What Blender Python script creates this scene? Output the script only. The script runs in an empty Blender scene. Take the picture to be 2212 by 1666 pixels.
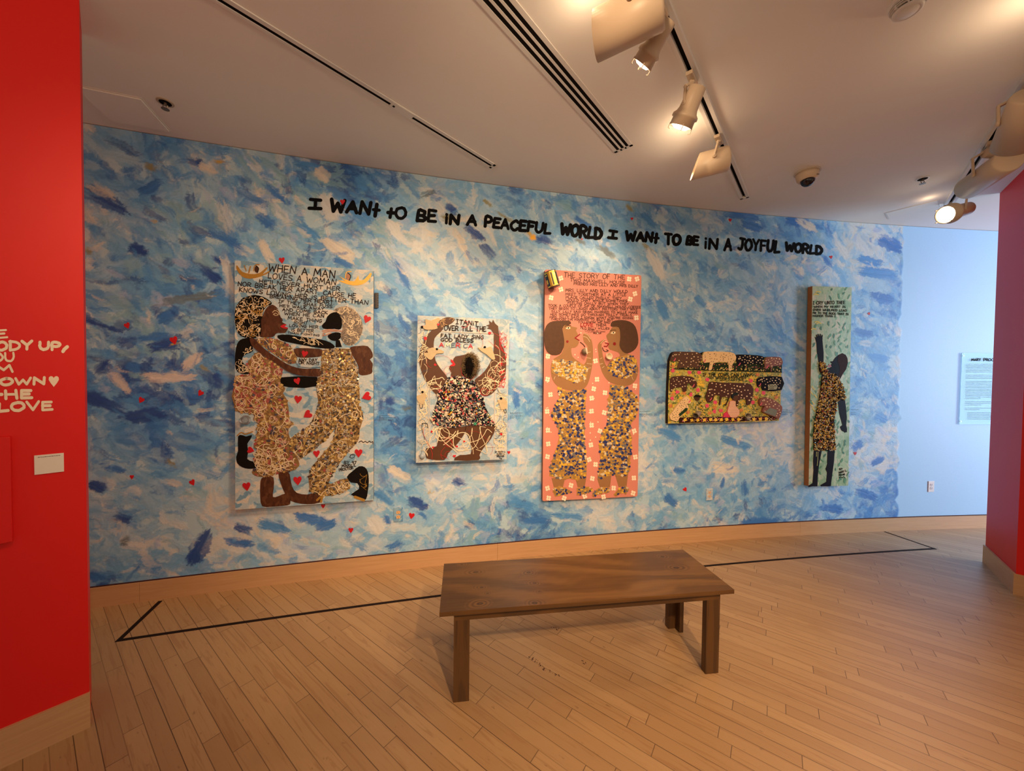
import bpy, bmesh, math, random
import numpy as np
from mathutils import Vector, Matrix, Euler
from mathutils.geometry import tessellate_polygon

random.seed(7)
rng = np.random.default_rng(11)
scene = bpy.context.scene

# ------------------------------------------------------------------ camera
FOC, PITCH, ROLL, CAMH, CEIL = 779.1, 0.0222, 0.0113, 1.6, 3.2531
PW, PH = 2212.0, 1666.0
_x = Vector((1, 0, 0)); _f = Vector((0, math.cos(PITCH), -math.sin(PITCH))); _u = Vector((0, math.sin(PITCH), math.cos(PITCH)))
CR = _x * math.cos(ROLL) + _u * math.sin(ROLL)
CU = -_x * math.sin(ROLL) + _u * math.cos(ROLL)
EYE = Vector((0, 0, CAMH))
cam_data = bpy.data.cameras.new('camera')
cam = bpy.data.objects.new('camera', cam_data)
scene.collection.objects.link(cam)
cam.matrix_world = Matrix(((CR.x, CU.x, -_f.x, 0), (CR.y, CU.y, -_f.y, 0), (CR.z, CU.z, -_f.z, CAMH), (0, 0, 0, 1)))
cam_data.sensor_fit = 'HORIZONTAL'
cam_data.sensor_width = 36.0
cam_data.lens = 36.0 * FOC / PW
cam_data.clip_start = 0.05
scene.camera = cam

# ------------------------------------------------------------------ light and exposure
vs = scene.view_settings
vs.view_transform = 'Standard'
vs.look = 'None'
vs.gamma = 1.0
vs.use_curve_mapping = False
vs.exposure = 0.12

world = bpy.data.worlds.new('world')
scene.world = world
world.use_nodes = True
world.node_tree.nodes['Background'].inputs[0].default_value = (1.0, 0.76, 0.56, 1)
world.node_tree.nodes['Background'].inputs[1].default_value = 0.58

WARM = (1.0, 0.70, 0.42)
def spot(name, loc, target, power, angle, blend=0.6, col=WARM, radius=0.05, parent=None):
    l = bpy.data.lights.new(name, 'SPOT'); l.energy = power; l.spot_size = math.radians(angle)
    l.spot_blend = blend; l.color = col; l.shadow_soft_size = radius
    o = bpy.data.objects.new(name, l); scene.collection.objects.link(o)
    o.location = loc
    o.rotation_euler = (Vector(target) - Vector(loc)).to_track_quat('-Z', 'Y').to_euler()
    return o
def area(name, loc, target, power, sx, sy, col):
    l = bpy.data.lights.new(name, 'AREA'); l.shape = 'RECTANGLE'; l.size = sx; l.size_y = sy
    l.energy = power; l.color = col
    o = bpy.data.objects.new(name, l); scene.collection.objects.link(o)
    o.location = loc
    o.rotation_euler = (Vector(target) - Vector(loc)).to_track_quat('-Z', 'Y').to_euler()
    return o
def bulb(name, loc, power, col=WARM, radius=0.04):
    l = bpy.data.lights.new(name, 'POINT'); l.energy = power; l.color = col; l.shadow_soft_size = radius
    o = bpy.data.objects.new(name, l); scene.collection.objects.link(o); o.location = loc
    return o

# daylight from the tall window in the passage behind the right-hand red wall
area('window_daylight', (9.2, 1.5, 1.8), (4.6, 3.9, 1.8), 340, 2.2, 2.6, (0.52, 0.78, 1.0))
# unseen track spots without lamp bodies; text and left beams are added fill
spot('added_beam_text', (-0.25, 0.1, 3.0), (0.6, 3.3, 2.0), 150, 85, 1.0)
spot('added_beam_left', (-0.35, 0.3, 3.0), (-1.5, 2.7, 1.2), 70, 80, 1.0)
spot('track_beam_near', (1.05, -1.05, 3.1), (0.55, 2.35, 0.2), 360, 62, 0.9)
spot('track_beam_side', (1.9, -0.6, 3.1), (1.3, 2.6, 0.2), 200, 75, 0.9)
spot('track_beam_front', (2.93, 2.16, 3.0), (1.6, 2.3, 0.0), 60, 95, 0.9)
spot('track_beam_red', (0.6, 0.2, 2.9), (-2.0, 1.4, 2.9), 70, 62, 1.0)

# ------------------------------------------------------------------ photo geometry helpers
def ray(px, py):
    return CR * ((px - 1106.0) / FOC) + CU * (-(py - 833.0) / FOC) + _f
def at_z(px, py, z=0.0):
    d = ray(px, py)
    return EYE + d * ((z - CAMH) / d.z)
def wy(x):
    return -0.01367262 * x * x + 0.22224652 * x + 3.16730921
def wslope(x):
    return -0.02734524 * x + 0.22224652
def wnormal(x):
    s = wslope(x)
    return Vector((s, -1.0, 0)).normalized()          # towards the room
def wall_pt(x, z, d=0.0):
    return Vector((x, wy(x), z)) + wnormal(x) * d
def at_wall(px, py):
    d = ray(px, py)
    t = 3.0
    for _ in range(40):
        p = EYE + d * t
        g = p.y - wy(p.x)
        gp = d.y - wslope(p.x) * d.x
        t -= g / gp
    p = EYE + d * t
    return p.x, p.z

# ------------------------------------------------------------------ tags
def tag(o, label=None, cat=None, group=None, kind=None):
    if label: o['label'] = label
    if cat: o['category'] = cat
    if group: o['group'] = group
    if kind: o['kind'] = kind
    return o
def empty(name, loc, label=None, cat=None, group=None, mat=None):
    o = bpy.data.objects.new(name, None); scene.collection.objects.link(o)
    o.empty_display_size = 0.05
    if mat is not None: o.matrix_world = mat
    else: o.location = loc
    return tag(o, label, cat, group)
def link(name, me, mats, parent=None, smooth=False):
    o = bpy.data.objects.new(name, me); scene.collection.objects.link(o)
    for m in (mats if isinstance(mats, (list, tuple)) else [mats]): me.materials.append(m)
    if parent is not None: o.parent = parent
    if smooth:
        me.polygons.foreach_set('use_smooth', [True] * len(me.polygons))
    return o

# ------------------------------------------------------------------ materials
def srgb(r, g, b):
    f = lambda c: (c / 12.92 if c <= 0.04045 else ((c + 0.055) / 1.055) ** 2.4)
    return (f(r / 255), f(g / 255), f(b / 255))
def nt(name):
    m = bpy.data.materials.new(name); m.use_nodes = True
    n = m.node_tree; return m, n, n.nodes['Principled BSDF']
def N(n, t, **k):
    q = n.nodes.new(t)
    for a, b in k.items(): setattr(q, a, b)
    return q
def L(n, a, b): n.links.new(a, b)
def math_(n, op, a, b=None, c=None):
    q = N(n, 'ShaderNodeMath', operation=op)
    for i, v in enumerate((a, b, c)):
        if v is None: continue
        if isinstance(v, (int, float)): q.inputs[i].default_value = v
        else: L(n, v, q.inputs[i])
    return q.outputs[0]
def mixc(n, fac, a, b, blend='MIX'):
    q = N(n, 'ShaderNodeMix', data_type='RGBA', blend_type=blend)
    for i, v in ((0, fac), (6, a), (7, b)):
        if isinstance(v, (int, float)): q.inputs[i].default_value = v
        elif isinstance(v, tuple): q.inputs[i].default_value = (*v[:3], 1)
        else: L(n, v, q.inputs[i])
    return q.outputs[2]
def noise(n, vec, scale, detail=3, rough=0.55, dist=0.0):
    q = N(n, 'ShaderNodeTexNoise'); q.inputs['Scale'].default_value = scale
    q.inputs['Detail'].default_value = detail; q.inputs['Roughness'].default_value = rough
    q.inputs['Distortion'].default_value = dist
    if vec is not None: L(n, vec, q.inputs['Vector'])
    return q.outputs['Fac']
def objco(n): return N(n, 'ShaderNodeTexCoord').outputs['Object']
def mapping(n, vec, rot=(0, 0, 0), scale=(1, 1, 1)):
    q = N(n, 'ShaderNodeMapping'); L(n, vec, q.inputs[0])
    q.inputs['Rotation'].default_value = rot; q.inputs['Scale'].default_value = scale
    return q.outputs[0]
def bump(n, b, h, strength=0.3, dist=0.01):
    q = N(n, 'ShaderNodeBump'); q.inputs['Strength'].default_value = strength
    q.inputs['Distance'].default_value = dist
    L(n, h, q.inputs['Height']); L(n, q.outputs[0], b.inputs['Normal'])
def setb(b, rough=0.6, metal=0.0, spec=None):
    b.inputs['Roughness'].default_value = rough; b.inputs['Metallic'].default_value = metal
    if spec is not None: b.inputs['Specular IOR Level'].default_value = spec
_cache = {}
def pm(col, rough=0.6, metal=0.0, var=0.12, scale=25.0, bmp=0.0, name=None):
    """a painted or plain surface: one colour with a little procedural unevenness"""
    key = (tuple(round(c, 4) for c in col), rough, metal, var, scale, bmp)
    if key in _cache: return _cache[key]
    m, n, b = nt(name or 'paint')
    co = objco(n); f = noise(n, co, scale, 4)
    lo = tuple(max(0, c * (1 - var)) for c in col); hi = tuple(min(1, c * (1 + var)) for c in col)
    L(n, mixc(n, f, lo, hi), b.inputs['Base Color'])
    setb(b, rough, metal, 0.03 if max(col) < .05 and not metal else (.3 if not metal and rough >= .4 else None))
    if bmp: bump(n, b, noise(n, co, scale * 3, 3), bmp, 0.004)
    _cache[key] = m
    return m
def dabs(name, cols, scale=(30, 30, 30), dist=0.6, rough=0.6, bmp=0.3, rot=(0, 0, 0)):
    """brush dabs: distorted cells, each with a random colour of the list"""
    m, n, b = nt(name)
    co = objco(n)
    nz = N(n, 'ShaderNodeTexNoise'); nz.inputs['Scale'].default_value = max(scale) * 0.35; nz.inputs['Detail'].default_value = 3
    L(n, co, nz.inputs['Vector'])
    sub = N(n, 'ShaderNodeVectorMath', operation='SUBTRACT'); L(n, nz.outputs['Color'], sub.inputs[0]); sub.inputs[1].default_value = (.5, .5, .5)
    scl = N(n, 'ShaderNodeVectorMath', operation='SCALE'); L(n, sub.outputs[0], scl.inputs[0]); scl.inputs['Scale'].default_value = dist * 3.0 / max(scale)
    add = N(n, 'ShaderNodeVectorMath', operation='ADD'); L(n, co, add.inputs[0]); L(n, scl.outputs[0], add.inputs[1])
    mp = mapping(n, add.outputs[0], rot, scale)
    v = N(n, 'ShaderNodeTexVoronoi', feature='SMOOTH_F1'); v.inputs['Scale'].default_value = 1.0; v.inputs['Smoothness'].default_value = 0.25
    L(n, mp, v.inputs['Vector'])
    sep = N(n, 'ShaderNodeSeparateColor'); L(n, v.outputs['Color'], sep.inputs[0])
    r = N(n, 'ShaderNodeValToRGB'); r.color_ramp.interpolation = 'LINEAR'
    k = len(cols)
    el = r.color_ramp.elements
    el[0].position = 0.15; el[0].color = (*cols[0], 1)
    el[1].position = 0.85; el[1].color = (*cols[-1], 1)
    for i in range(1, k - 1):
        e = el.new(0.15 + 0.7 * i / (k - 1)); e.color = (*cols[i], 1)
    L(n, sep.outputs[0], r.inputs[0])
    f2 = noise(n, mp, 2.5, 4)
    col = mixc(n, 0.35, r.outputs[0], mixc(n, f2, (.25, .25, .25), (.9, .9, .9)), 'OVERLAY')
    L(n, col, b.inputs['Base Color']); setb(b, rough, 0, .28)
    if bmp: bump(n, b, f2, bmp, 0.004)
    return m
def emit(name, col, strength):
    m = bpy.data.materials.new(name); m.use_nodes = True; n = m.node_tree
    for q in list(n.nodes): n.nodes.remove(q)
    e = N(n, 'ShaderNodeEmission'); e.inputs[0].default_value = (*col, 1); e.inputs[1].default_value = strength
    o = N(n, 'ShaderNodeOutputMaterial'); L(n, e.outputs[0], o.inputs[0])
    return m

# ------------------------------------------------------------------ mesh builder
class MB:
    def __init__(s): s.v = []; s.f = []; s.m = []
    def add(s, vs, fs, mi=0):
        k = len(s.v); s.v += [tuple(p) for p in vs]
        s.f += [tuple(i + k for i in f) for f in fs]; s.m += [mi] * len(fs)
    def box(s, c, size, M=None, mi=0):
        x, y, z = (q / 2 for q in size); c = Vector(c)
        P = [Vector((a * x, b * y, d * z)) for a in (-1, 1) for b in (-1, 1) for d in (-1, 1)]
        if M is not None: P = [M @ p for p in P]
        P = [p + c for p in P]
        s.add(P, [(0, 1, 3, 2), (4, 6, 7, 5), (0, 4, 5, 1), (2, 3, 7, 6), (0, 2, 6, 4), (1, 5, 7, 3)], mi)
    def hexa(s, P, mi=0):                 # bottom ring of four, top ring of four
        s.add(P, [(3, 2, 1, 0), (4, 5, 6, 7), (0, 1, 5, 4), (1, 2, 6, 5), (2, 3, 7, 6), (3, 0, 4, 7)], mi)
    def prism(s, poly, d0, d1, put, mi=0):
        """poly in 2-D, put(u, v, d) -> 3-D; a closed slab from depth d0 to d1 (d1 in front)"""
        A = sum(poly[i][0] * poly[(i + 1) % len(poly)][1] - poly[(i + 1) % len(poly)][0] * poly[i][1] for i in range(len(poly)))
        if A < 0: poly = poly[::-1]
        n_ = len(poly)
        tri = tessellate_polygon([[Vector((p[0], p[1], 0)) for p in poly]])
        vs_ = [put(p[0], p[1], d0) for p in poly] + [put(p[0], p[1], d1) for p in poly]
        fs = []
        for t in tri:
            a, b, c = (poly[i] for i in t)
            ar = (b[0] - a[0]) * (c[1] - a[1]) - (c[0] - a[0]) * (b[1] - a[1])
            t = t if ar > 0 else t[::-1]
            fs.append(tuple(i + n_ for i in t)); fs.append(tuple(t[::-1]))
        for i in range(n_):
            j = (i + 1) % n_
            fs.append((i, j, j + n_, i + n_))
        s.add(vs_, fs, mi)
    def lathe(s, prof, M, seg=24, mi=0, cap0=True, cap1=True):
        """profile of (radius, z) turned about local z, then moved by M"""
        k = len(prof); vs_ = []
        for r, z in prof:
            for i in range(seg):
                a = 2 * math.pi * i / seg
                vs_.append(M @ Vector((r * math.cos(a), r * math.sin(a), z)))
        fs = []
        for j in range(k - 1):
            for i in range(seg):
                i2 = (i + 1) % seg
                fs.append((j * seg + i, j * seg + i2, (j + 1) * seg + i2, (j + 1) * seg + i))
        if cap0: fs.append(tuple(range(seg))[::-1])
        if cap1: fs.append(tuple(range((k - 1) * seg, k * seg)))
        s.add(vs_, fs, mi)
    def tube(s, pts, r, seg=8, mi=0):
        pts = [Vector(p) for p in pts]; vs_ = []; k = len(pts)
        for i, p in enumerate(pts):
            d = (pts[min(i + 1, k - 1)] - pts[max(i - 1, 0)]).normalized()
            a = d.orthogonal().normalized() if i == 0 else (a - d * a.dot(d)).normalized()
            b = d.cross(a)
            for q in range(seg):
                t = 2 * math.pi * q / seg
                vs_.append(p + a * (r * math.cos(t)) + b * (r * math.sin(t)))
        fs = [(j * seg + i, j * seg + (i + 1) % seg, (j + 1) * seg + (i + 1) % seg, (j + 1) * seg + i) for j in range(k - 1) for i in range(seg)]
        fs += [tuple(range(seg))[::-1], tuple(range((k - 1) * seg, k * seg))]
        s.add(vs_, fs, mi)
    def ribbon(s, pts, w, put, d, mi=0, caps=True, taper=None):
        """a flat painted stroke along 2-D points: one mitred strip with round ends, begun anew at sharp corners"""
        P = [pts[0]]
        for p in pts[1:]:
            if math.hypot(p[0] - P[-1][0], p[1] - P[-1][1]) > 1e-6: P.append(p)
        if len(P) < 2: return
        ang = [math.atan2(q[1] - p[1], q[0] - p[0]) for p, q in zip(P, P[1:])]
        runs = [[0]]
        for i in range(1, len(P) - 1):
            t = (ang[i] - ang[i - 1] + math.pi) % (2 * math.pi) - math.pi
            runs[-1].append(i)
            if abs(t) > .9: runs.append([i])
        runs[-1].append(len(P) - 1)
        n_ = len(P) - 1
        for r_, run in enumerate(runs):
            dd = d + r_ * 1.3e-4; lo = []; hi = []
            for i in run:
                wi = w * (taper(i / n_) if taper else 1) / 2
                if i == run[0]: t, k = ang[i], 1.0
                elif i == run[-1]: t, k = ang[i - 1], 1.0
                else:
                    u = (ang[i] - ang[i - 1] + math.pi) % (2 * math.pi) - math.pi
                    t = ang[i - 1] + u / 2; k = 1 / math.cos(u / 2)
                x, y = P[i]; lo.append((x + wi * k * math.sin(t), y - wi * k * math.cos(t))); hi.append((x - wi * k * math.sin(t), y + wi * k * math.cos(t)))
            m_ = len(run)
            s.add([put(x, y, dd) for x, y in lo + hi], [(q, q + 1, m_ + q + 1, m_ + q) for q in range(m_ - 1)], mi)
            if caps:
                for i, t in ((run[0], ang[run[0]] + math.pi), (run[-1], ang[run[-1] - 1])):
                    wi = w * (taper(i / n_) if taper else 1) / 2; x, y = P[i]
                    s.add([put(x + wi * math.cos(t - math.pi / 2 + q * math.pi / 6), y + wi * math.sin(t - math.pi / 2 + q * math.pi / 6), dd) for q in range(7)], [tuple(range(7))], mi)
    def build(s, name, mats, parent=None, smooth=False):
        me = bpy.data.meshes.new(name)
        me.from_pydata(s.v, [], s.f)
        mats = mats if isinstance(mats, (list, tuple)) else [mats]
        o = link(name, me, mats, parent)
        me.polygons.foreach_set('material_index', s.m)
        if smooth: me.polygons.foreach_set('use_smooth', [True] * len(me.polygons))
        me.update()
        return o
def bevel(o, w=0.003, seg=2):
    b = o.modifiers.new('bevel', 'BEVEL'); b.width = w; b.segments = seg; b.limit_method = 'ANGLE'; b.angle_limit = 0.6
    return o
def smooth_poly(pts, n=3):
    """Catmull-Rom through a closed outline"""
    k = len(pts); out = []
    for i in range(k):
        p0, p1, p2, p3 = (pts[(i + j - 1) % k] for j in range(4))
        for q in range(n):
            t = q / n
            out.append(tuple(0.5 * ((2 * p1[a]) + (-p0[a] + p2[a]) * t + (2 * p0[a] - 5 * p1[a] + 4 * p2[a] - p3[a]) * t * t + (-p0[a] + 3 * p1[a] - 3 * p2[a] + p3[a]) * t ** 3) for a in (0, 1)))
    return out
def smooth_line(pts, n=4):
    if len(pts) < 3: return list(pts)
    P = [pts[0]] + list(pts) + [pts[-1]]; out = []
    for i in range(1, len(P) - 2):
        p0, p1, p2, p3 = P[i - 1:i + 3]
        for q in range(n):
            t = q / n
            out.append(tuple(0.5 * ((2 * p1[a]) + (-p0[a] + p2[a]) * t + (2 * p0[a] - 5 * p1[a] + 4 * p2[a] - p3[a]) * t * t + (-p0[a] + 3 * p1[a] - 3 * p2[a] + p3[a]) * t ** 3) for a in (0, 1)))
    out.append(tuple(pts[-1])); return out
def inside(p, poly):
    x, y = p; c = False; j = len(poly) - 1
    for i in range(len(poly)):
        xi, yi = poly[i]; xj, yj = poly[j]
        if (yi > y) != (yj > y) and x < (xj - xi) * (y - yi) / (yj - yi) + xi: c = not c
        j = i
    return c
def axis_matrix(p, d):
    """local z along d, origin p"""
    q = Vector(d).normalized().to_track_quat('Z', 'Y')
    return Matrix.Translation(Vector(p)) @ q.to_matrix().to_4x4()

# ------------------------------------------------------------------ hand-painted capitals, one polyline per brush stroke
GL = {
 'A': (.85, [[(0, 0), (.45, 1), (.95, 0)], [(.2, .36), (.78, .36)]]),
 'B': (.75, [[(.05, 0), (.08, 1), (.7, .95), (.85, .76), (.6, .54), (.1, .52)], [(.6, .54), (1, .3), (.75, .03), (.05, 0)]]),
 'C': (.75, [[(1, .85), (.65, 1), (.2, .8), (0, .42), (.25, .06), (.7, 0), (1, .18)]]),
 'D': (.8, [[(.05, 0), (.05, 1)], [(0, 1), (.6, .92), (1, .55), (.7, .1), (.05, 0)]]),
 'E': (.68, [[(.95, .98), (.08, 1), (.05, 0), (1, .02)], [(.08, .52), (.8, .54)]]),
 'F': (.65, [[(1, .98), (.08, 1), (.05, 0)], [(.08, .52), (.8, .55)]]),
 'G': (.8, [[(.95, .85), (.6, 1), (.15, .75), (0, .4), (.3, .03), (.75, .02), (.95, .4), (.5, .42)]]),
 'H': (.78, [[(.05, 0), (.08, 1)], [(.95, 0), (.9, 1)], [(.06, .5), (.93, .52)]]),
 'I': (.55, [[(.05, 1), (.95, .98)], [(.5, 1), (.5, 0)], [(.0, 0), (1, .02)]]),
 'i': (.22, [[(.5, .62), (.5, 0)], [(.45, .93), (.55, .9)]]),
 'J': (.7, [[(.2, 1), (1, .98)], [(.65, 1), (.65, .2), (.4, 0), (0, .12)]]),
 'K': (.75, [[(.05, 0), (.08, 1)], [(.95, 1), (.1, .45), (1, 0)]]),
 'L': (.65, [[(.1, 1), (.05, 0), (1, .05)]]),
 'l': (.15, [[(.5, 1), (.5, 0)]]),
 'M': (1.05, [[(0, 0), (.15, 1), (.5, .3), (.85, 1), (1, 0)]]),
 'N': (.82, [[(.02, 0), (.08, 1), (.9, .02), (.98, 1)]]),
 'O': (.85, [[(.5, 1), (.12, .82), (0, .45), (.2, .07), (.55, 0), (.92, .25), (1, .6), (.8, .92), (.5, 1)]]),
 'P': (.7, [[(.05, 0), (.08, 1), (.75, .98), (1, .72), (.7, .48), (.08, .46)]]),
 'R': (.78, [[(.05, 0), (.08, 1), (.7, .98), (.95, .76), (.65, .52), (.08, .5)], [(.45, .5), (1, 0)]]),
 'S': (.7, [[(.95, .88), (.55, 1), (.12, .85), (.15, .6), (.8, .42), (.95, .2), (.55, 0), (.05, .1)]]),
 'T': (.75, [[(0, 1), (1, .97)], [(.5, 1), (.5, 0)]]),
 't': (.5, [[(.5, .95), (.45, 0)], [(0, .5), (1, .5)]]),
 'U': (.78, [[(.03, 1), (.05, .3), (.4, 0), (.8, .12), (.95, .5), (.95, 1)]]),
 'V': (.78, [[(0, 1), (.5, 0), (1, 1)]]),
 'W': (1.1, [[(0, 1), (.22, 0), (.5, .7), (.75, 0), (1, 1)]]),
 'X': (.75, [[(0, 0), (1, 1)], [(0, 1), (1, 0)]]),
 'Y': (.78, [[(0, 1), (.5, .48), (1, 1)], [(.5, .48), (.42, 0)]]),
 '9': (.6, [[(.9, .7), (.5, .5), (.1, .7), (.4, 1), (.85, .9), (.9, .6), (.8, 0)]]),
 '6': (.6, [[(.8, 1), (.2, .5), (.1, .2), (.5, 0), (.9, .25), (.6, .5), (.2, .35)]]),
 '7': (.6, [[(0, 1), (1, .98), (.4, 0)]]),
 '8': (.6, [[(.5, .55), (.1, .8), (.5, 1), (.9, .8), (.5, .55), (.05, .2), (.5, 0), (.95, .2), (.5, .55)]]),
 '.': (.12, [[(.4, .02), (.6, .04)]]),
 ',': (.3, [[(1, .25), (.6, .18), (.1, -.05)]]),
 "'": (.12, [[(.5, 1), (.4, .75)]]),
 '-': (.5, [[(.1, .5), (.9, .5)]]),
}
def text(mb, s, x0, y0, x1, y1, h, w, put, d, mi=0, jit=0.05, mis=None, gap=0.22):
    """lettering between two baseline ends (photo-like axes, y down); w is the brush width"""
    adv = []; tot = 0
    for ch in s:
        a = 0.5 if ch == ' ' else GL[ch][0]
        adv.append((tot, a)); tot += a + gap
    tot -= gap
    ux, uy = x1 - x0, y1 - y0; l = math.hypot(ux, uy)
    k = l / tot
    ux, uy = ux / l, uy / l
    rr = random.Random(s)
    for q, (ch, (o, a)) in enumerate(zip(s, adv)):
        if ch == ' ': continue
        dy = (rr.random() - .5) * jit * h * 1.5; sc = 1 + (rr.random() - .5) * jit * 2.5
        sl = (rr.random() - .5) * jit * 2
        for si, st in enumerate(GL[ch][1]):
            P = []
            for gx, gy in (smooth_line(st, 3) if ch in 'BCDGJOPRSU,9680' else st):
                gx += (rr.random() - .5) * jit * .8; gy += (rr.random() - .5) * jit * .8
                X = (o + a * gx) * k + sl * gy * h; Y = gy * h * sc + dy
                P.append((x0 + ux * X + uy * Y, y0 + uy * X - Y))
            mb.ribbon(P, w * (1 + (rr.random() - .5) * .25), put, d + si * 4.1e-4 + (q % 2) * 6e-5, mi if mis is None else mis[q])
def heart(cx, cy, s, rot=0.0):
    P = [(0, .32), (.12, .46), (.3, .5), (.46, .38), (.48, .15), (.3, -.15), (0, -.52), (-.3, -.15), (-.48, .15), (-.46, .38), (-.3, .5), (-.12, .46)]
    c, q = math.cos(rot), math.sin(rot)
    return [(cx + s * (c * x - q * y), cy - s * (q * x + c * y)) for x, y in P]

# ================================================================== the setting
# ---- floor: narrow oak strips running away to the left wall
PLANK = math.radians(126.3)                       # bearing of the strips, from straight ahead
def floor_mat():
    m, n, b = nt('oak_strip_floor')
    co = objco(n)
    ang = math.pi / 2 - PLANK
    mp = mapping(n, co, (0, 0, -ang))
    sx = N(n, 'ShaderNodeSeparateXYZ'); L(n, mp, sx.inputs[0])
    X, Y = sx.outputs[0], sx.outputs[1]
    W = 0.0657
    ry = math_(n, 'DIVIDE', math_(n, 'ADD', Y, 0.014), W)
    row = math_(n, 'FLOOR', ry)
    fy = math_(n, 'FRACT', ry)
    wn = N(n, 'ShaderNodeTexWhiteNoise', noise_dimensions='1D'); L(n, row, wn.inputs['W'])
    ln = math_(n, 'MULTIPLY_ADD', wn.outputs[0], 0.35, 0.55)
    rx = math_(n, 'ADD', math_(n, 'DIVIDE', X, ln), math_(n, 'MULTIPLY', wn.outputs[0], 37.3))
    colm = math_(n, 'FLOOR', rx); fx = math_(n, 'FRACT', rx)
    cv = N(n, 'ShaderNodeCombineXYZ'); L(n, row, cv.inputs[0]); L(n, colm, cv.inputs[1])
    w2 = N(n, 'ShaderNodeTexWhiteNoise', noise_dimensions='2D'); L(n, cv.outputs[0], w2.inputs['Vector'])
    tone = w2.outputs[0]
    # grain: long along the strip, shifted from strip to strip
    gv = N(n, 'ShaderNodeCombineXYZ')
    L(n, math_(n, 'MULTIPLY', X, 2.6), gv.inputs[0]); L(n, math_(n, 'MULTIPLY', Y, 42.0), gv.inputs[1])
    L(n, math_(n, 'MULTIPLY', tone, 60.0), gv.inputs[2])
    g1 = noise(n, gv.outputs[0], 1.0, 4, 0.6, 1.2)
    gv2 = N(n, 'ShaderNodeCombineXYZ')
    L(n, math_(n, 'MULTIPLY', X, 9.0), gv2.inputs[0]); L(n, math_(n, 'MULTIPLY', Y, 160.0), gv2.inputs[1])
    L(n, math_(n, 'MULTIPLY', tone, 60.0), gv2.inputs[2])
    g2 = noise(n, gv2.outputs[0], 1.0, 3, 0.6)
    flame = N(n, 'ShaderNodeMapRange'); L(n, g1, flame.inputs[0]); flame.inputs[1].default_value = .55; flame.inputs[2].default_value = .62
    big = noise(n, co, 0.9, 2)
    base = mixc(n, tone, (.365, .205, .086), (.455, .275, .125))
    base = mixc(n, math_(n, 'MULTIPLY', g2, .35), base, (.26, .135, .055))
    base = mixc(n, math_(n, 'MULTIPLY', flame.outputs[0], .5), base, (.27, .125, .042))
    base = mixc(n, math_(n, 'MULTIPLY', big, .25), base, (.50, .33, .20))
    # small dark flecks and worn dents
    fl = noise(n, mapping(n, mp, (0, 0, 0), (18, 40, 1)), 1.0, 2)
    flr = N(n, 'ShaderNodeMapRange'); L(n, fl, flr.inputs[0]); flr.inputs[1].default_value = .69; flr.inputs[2].default_value = .76
    base = mixc(n, math_(n, 'MULTIPLY', flr.outputs[0], .5), base, (.16, .08, .035))
    # seams, some open and dark, some nearly shut
    ey = math_(n, 'MINIMUM', fy, math_(n, 'SUBTRACT', 1.0, fy))
    s1 = N(n, 'ShaderNodeMapRange'); L(n, ey, s1.inputs[0]); s1.inputs[1].default_value = .012; s1.inputs[2].default_value = .034; s1.inputs[3].default_value = 1; s1.inputs[4].default_value = 0
    wn2 = N(n, 'ShaderNodeTexWhiteNoise', noise_dimensions='1D'); L(n, math_(n, 'FLOOR', math_(n, 'ADD', ry, .5)), wn2.inputs['W'])
    sa = math_(n, 'MULTIPLY', s1.outputs[0], math_(n, 'MULTIPLY_ADD', wn2.outputs[0], .6, .35))
    ex = math_(n, 'MINIMUM', fx, math_(n, 'SUBTRACT', 1.0, fx))
    s2 = N(n, 'ShaderNodeMapRange'); L(n, math_(n, 'MULTIPLY', ex, ln), s2.inputs[0]); s2.inputs[1].default_value = .0008; s2.inputs[2].default_value = .0022; s2.inputs[3].default_value = .75; s2.inputs[4].default_value = 0
    seam = math_(n, 'MAXIMUM', sa, s2.outputs[0])
    L(n, mixc(n, seam, base, (.055, .022, .009)), b.inputs['Base Color'])
    ro = math_(n, 'MULTIPLY_ADD', g2, .16, .30)
    L(n, ro, b.inputs['Roughness'])
    hh = math_(n, 'SUBTRACT', math_(n, 'MULTIPLY', g2, .25), seam)
    bump(n, b, hh, .25, .003)
    return m
mb = MB()
mb.box((1.0, 0.6, -0.05), (14, 9.4, 0.1))
fl = mb.build('floor', floor_mat()); tag(fl, 'worn oak strip floor laid on the diagonal', 'floor', kind='structure')
mb = MB(); r_ = random.Random(8)
for (x0, y0, x1, y1), n__ in (((1145, 1420, 1182, 1448), 26), ((1184, 1449, 1206, 1460), 9), ((1186, 1350, 1205, 1360), 8), ((1258, 1425, 1263, 1435), 4)):
    for k in range(n__):
        t = r_.random(); p = at_z(x0 + (x1 - x0) * t + r_.uniform(-4, 4), y0 + (y1 - y0) * t + r_.uniform(-3, 3)); an = r_.random() * 3
        q = Vector((math.cos(an), math.sin(an), 0)) * r_.uniform(.002, .007); w_ = Vector((-q.y, q.x, 0)) * .3
        mb.hexa([p - q - w_, p + q - w_, p + q + w_, p - q + w_] + [v_ + Vector((0, 0, .0004)) for v_ in (p - q - w_, p + q - w_, p + q + w_, p - q + w_)])
o = mb.build('scuff_marks', pm((.05, .014, .018), .7, 0, .2, 30, name='dark_scuff'), fl); o['kind'] = 'stuff'

# ---- ceiling
cm, n_, b_ = nt('ceiling_paint')
cf = noise(n_, objco(n_), 1.3, 2)
L(n_, mixc(n_, cf, (.79, .76, .72), (.83, .80, .76)), b_.inputs['Base Color']); setb(b_, .8)
bump(n_, b_, noise(n_, objco(n_), 90, 3), .06, .002)
mb = MB(); mb.box((1.0, 0.6, CEIL + .05), (14, 9.4, .1))
ce = mb.build('ceiling', cm); tag(ce, 'plain painted white ceiling with tracks and slots', 'ceiling', kind='structure')

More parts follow.
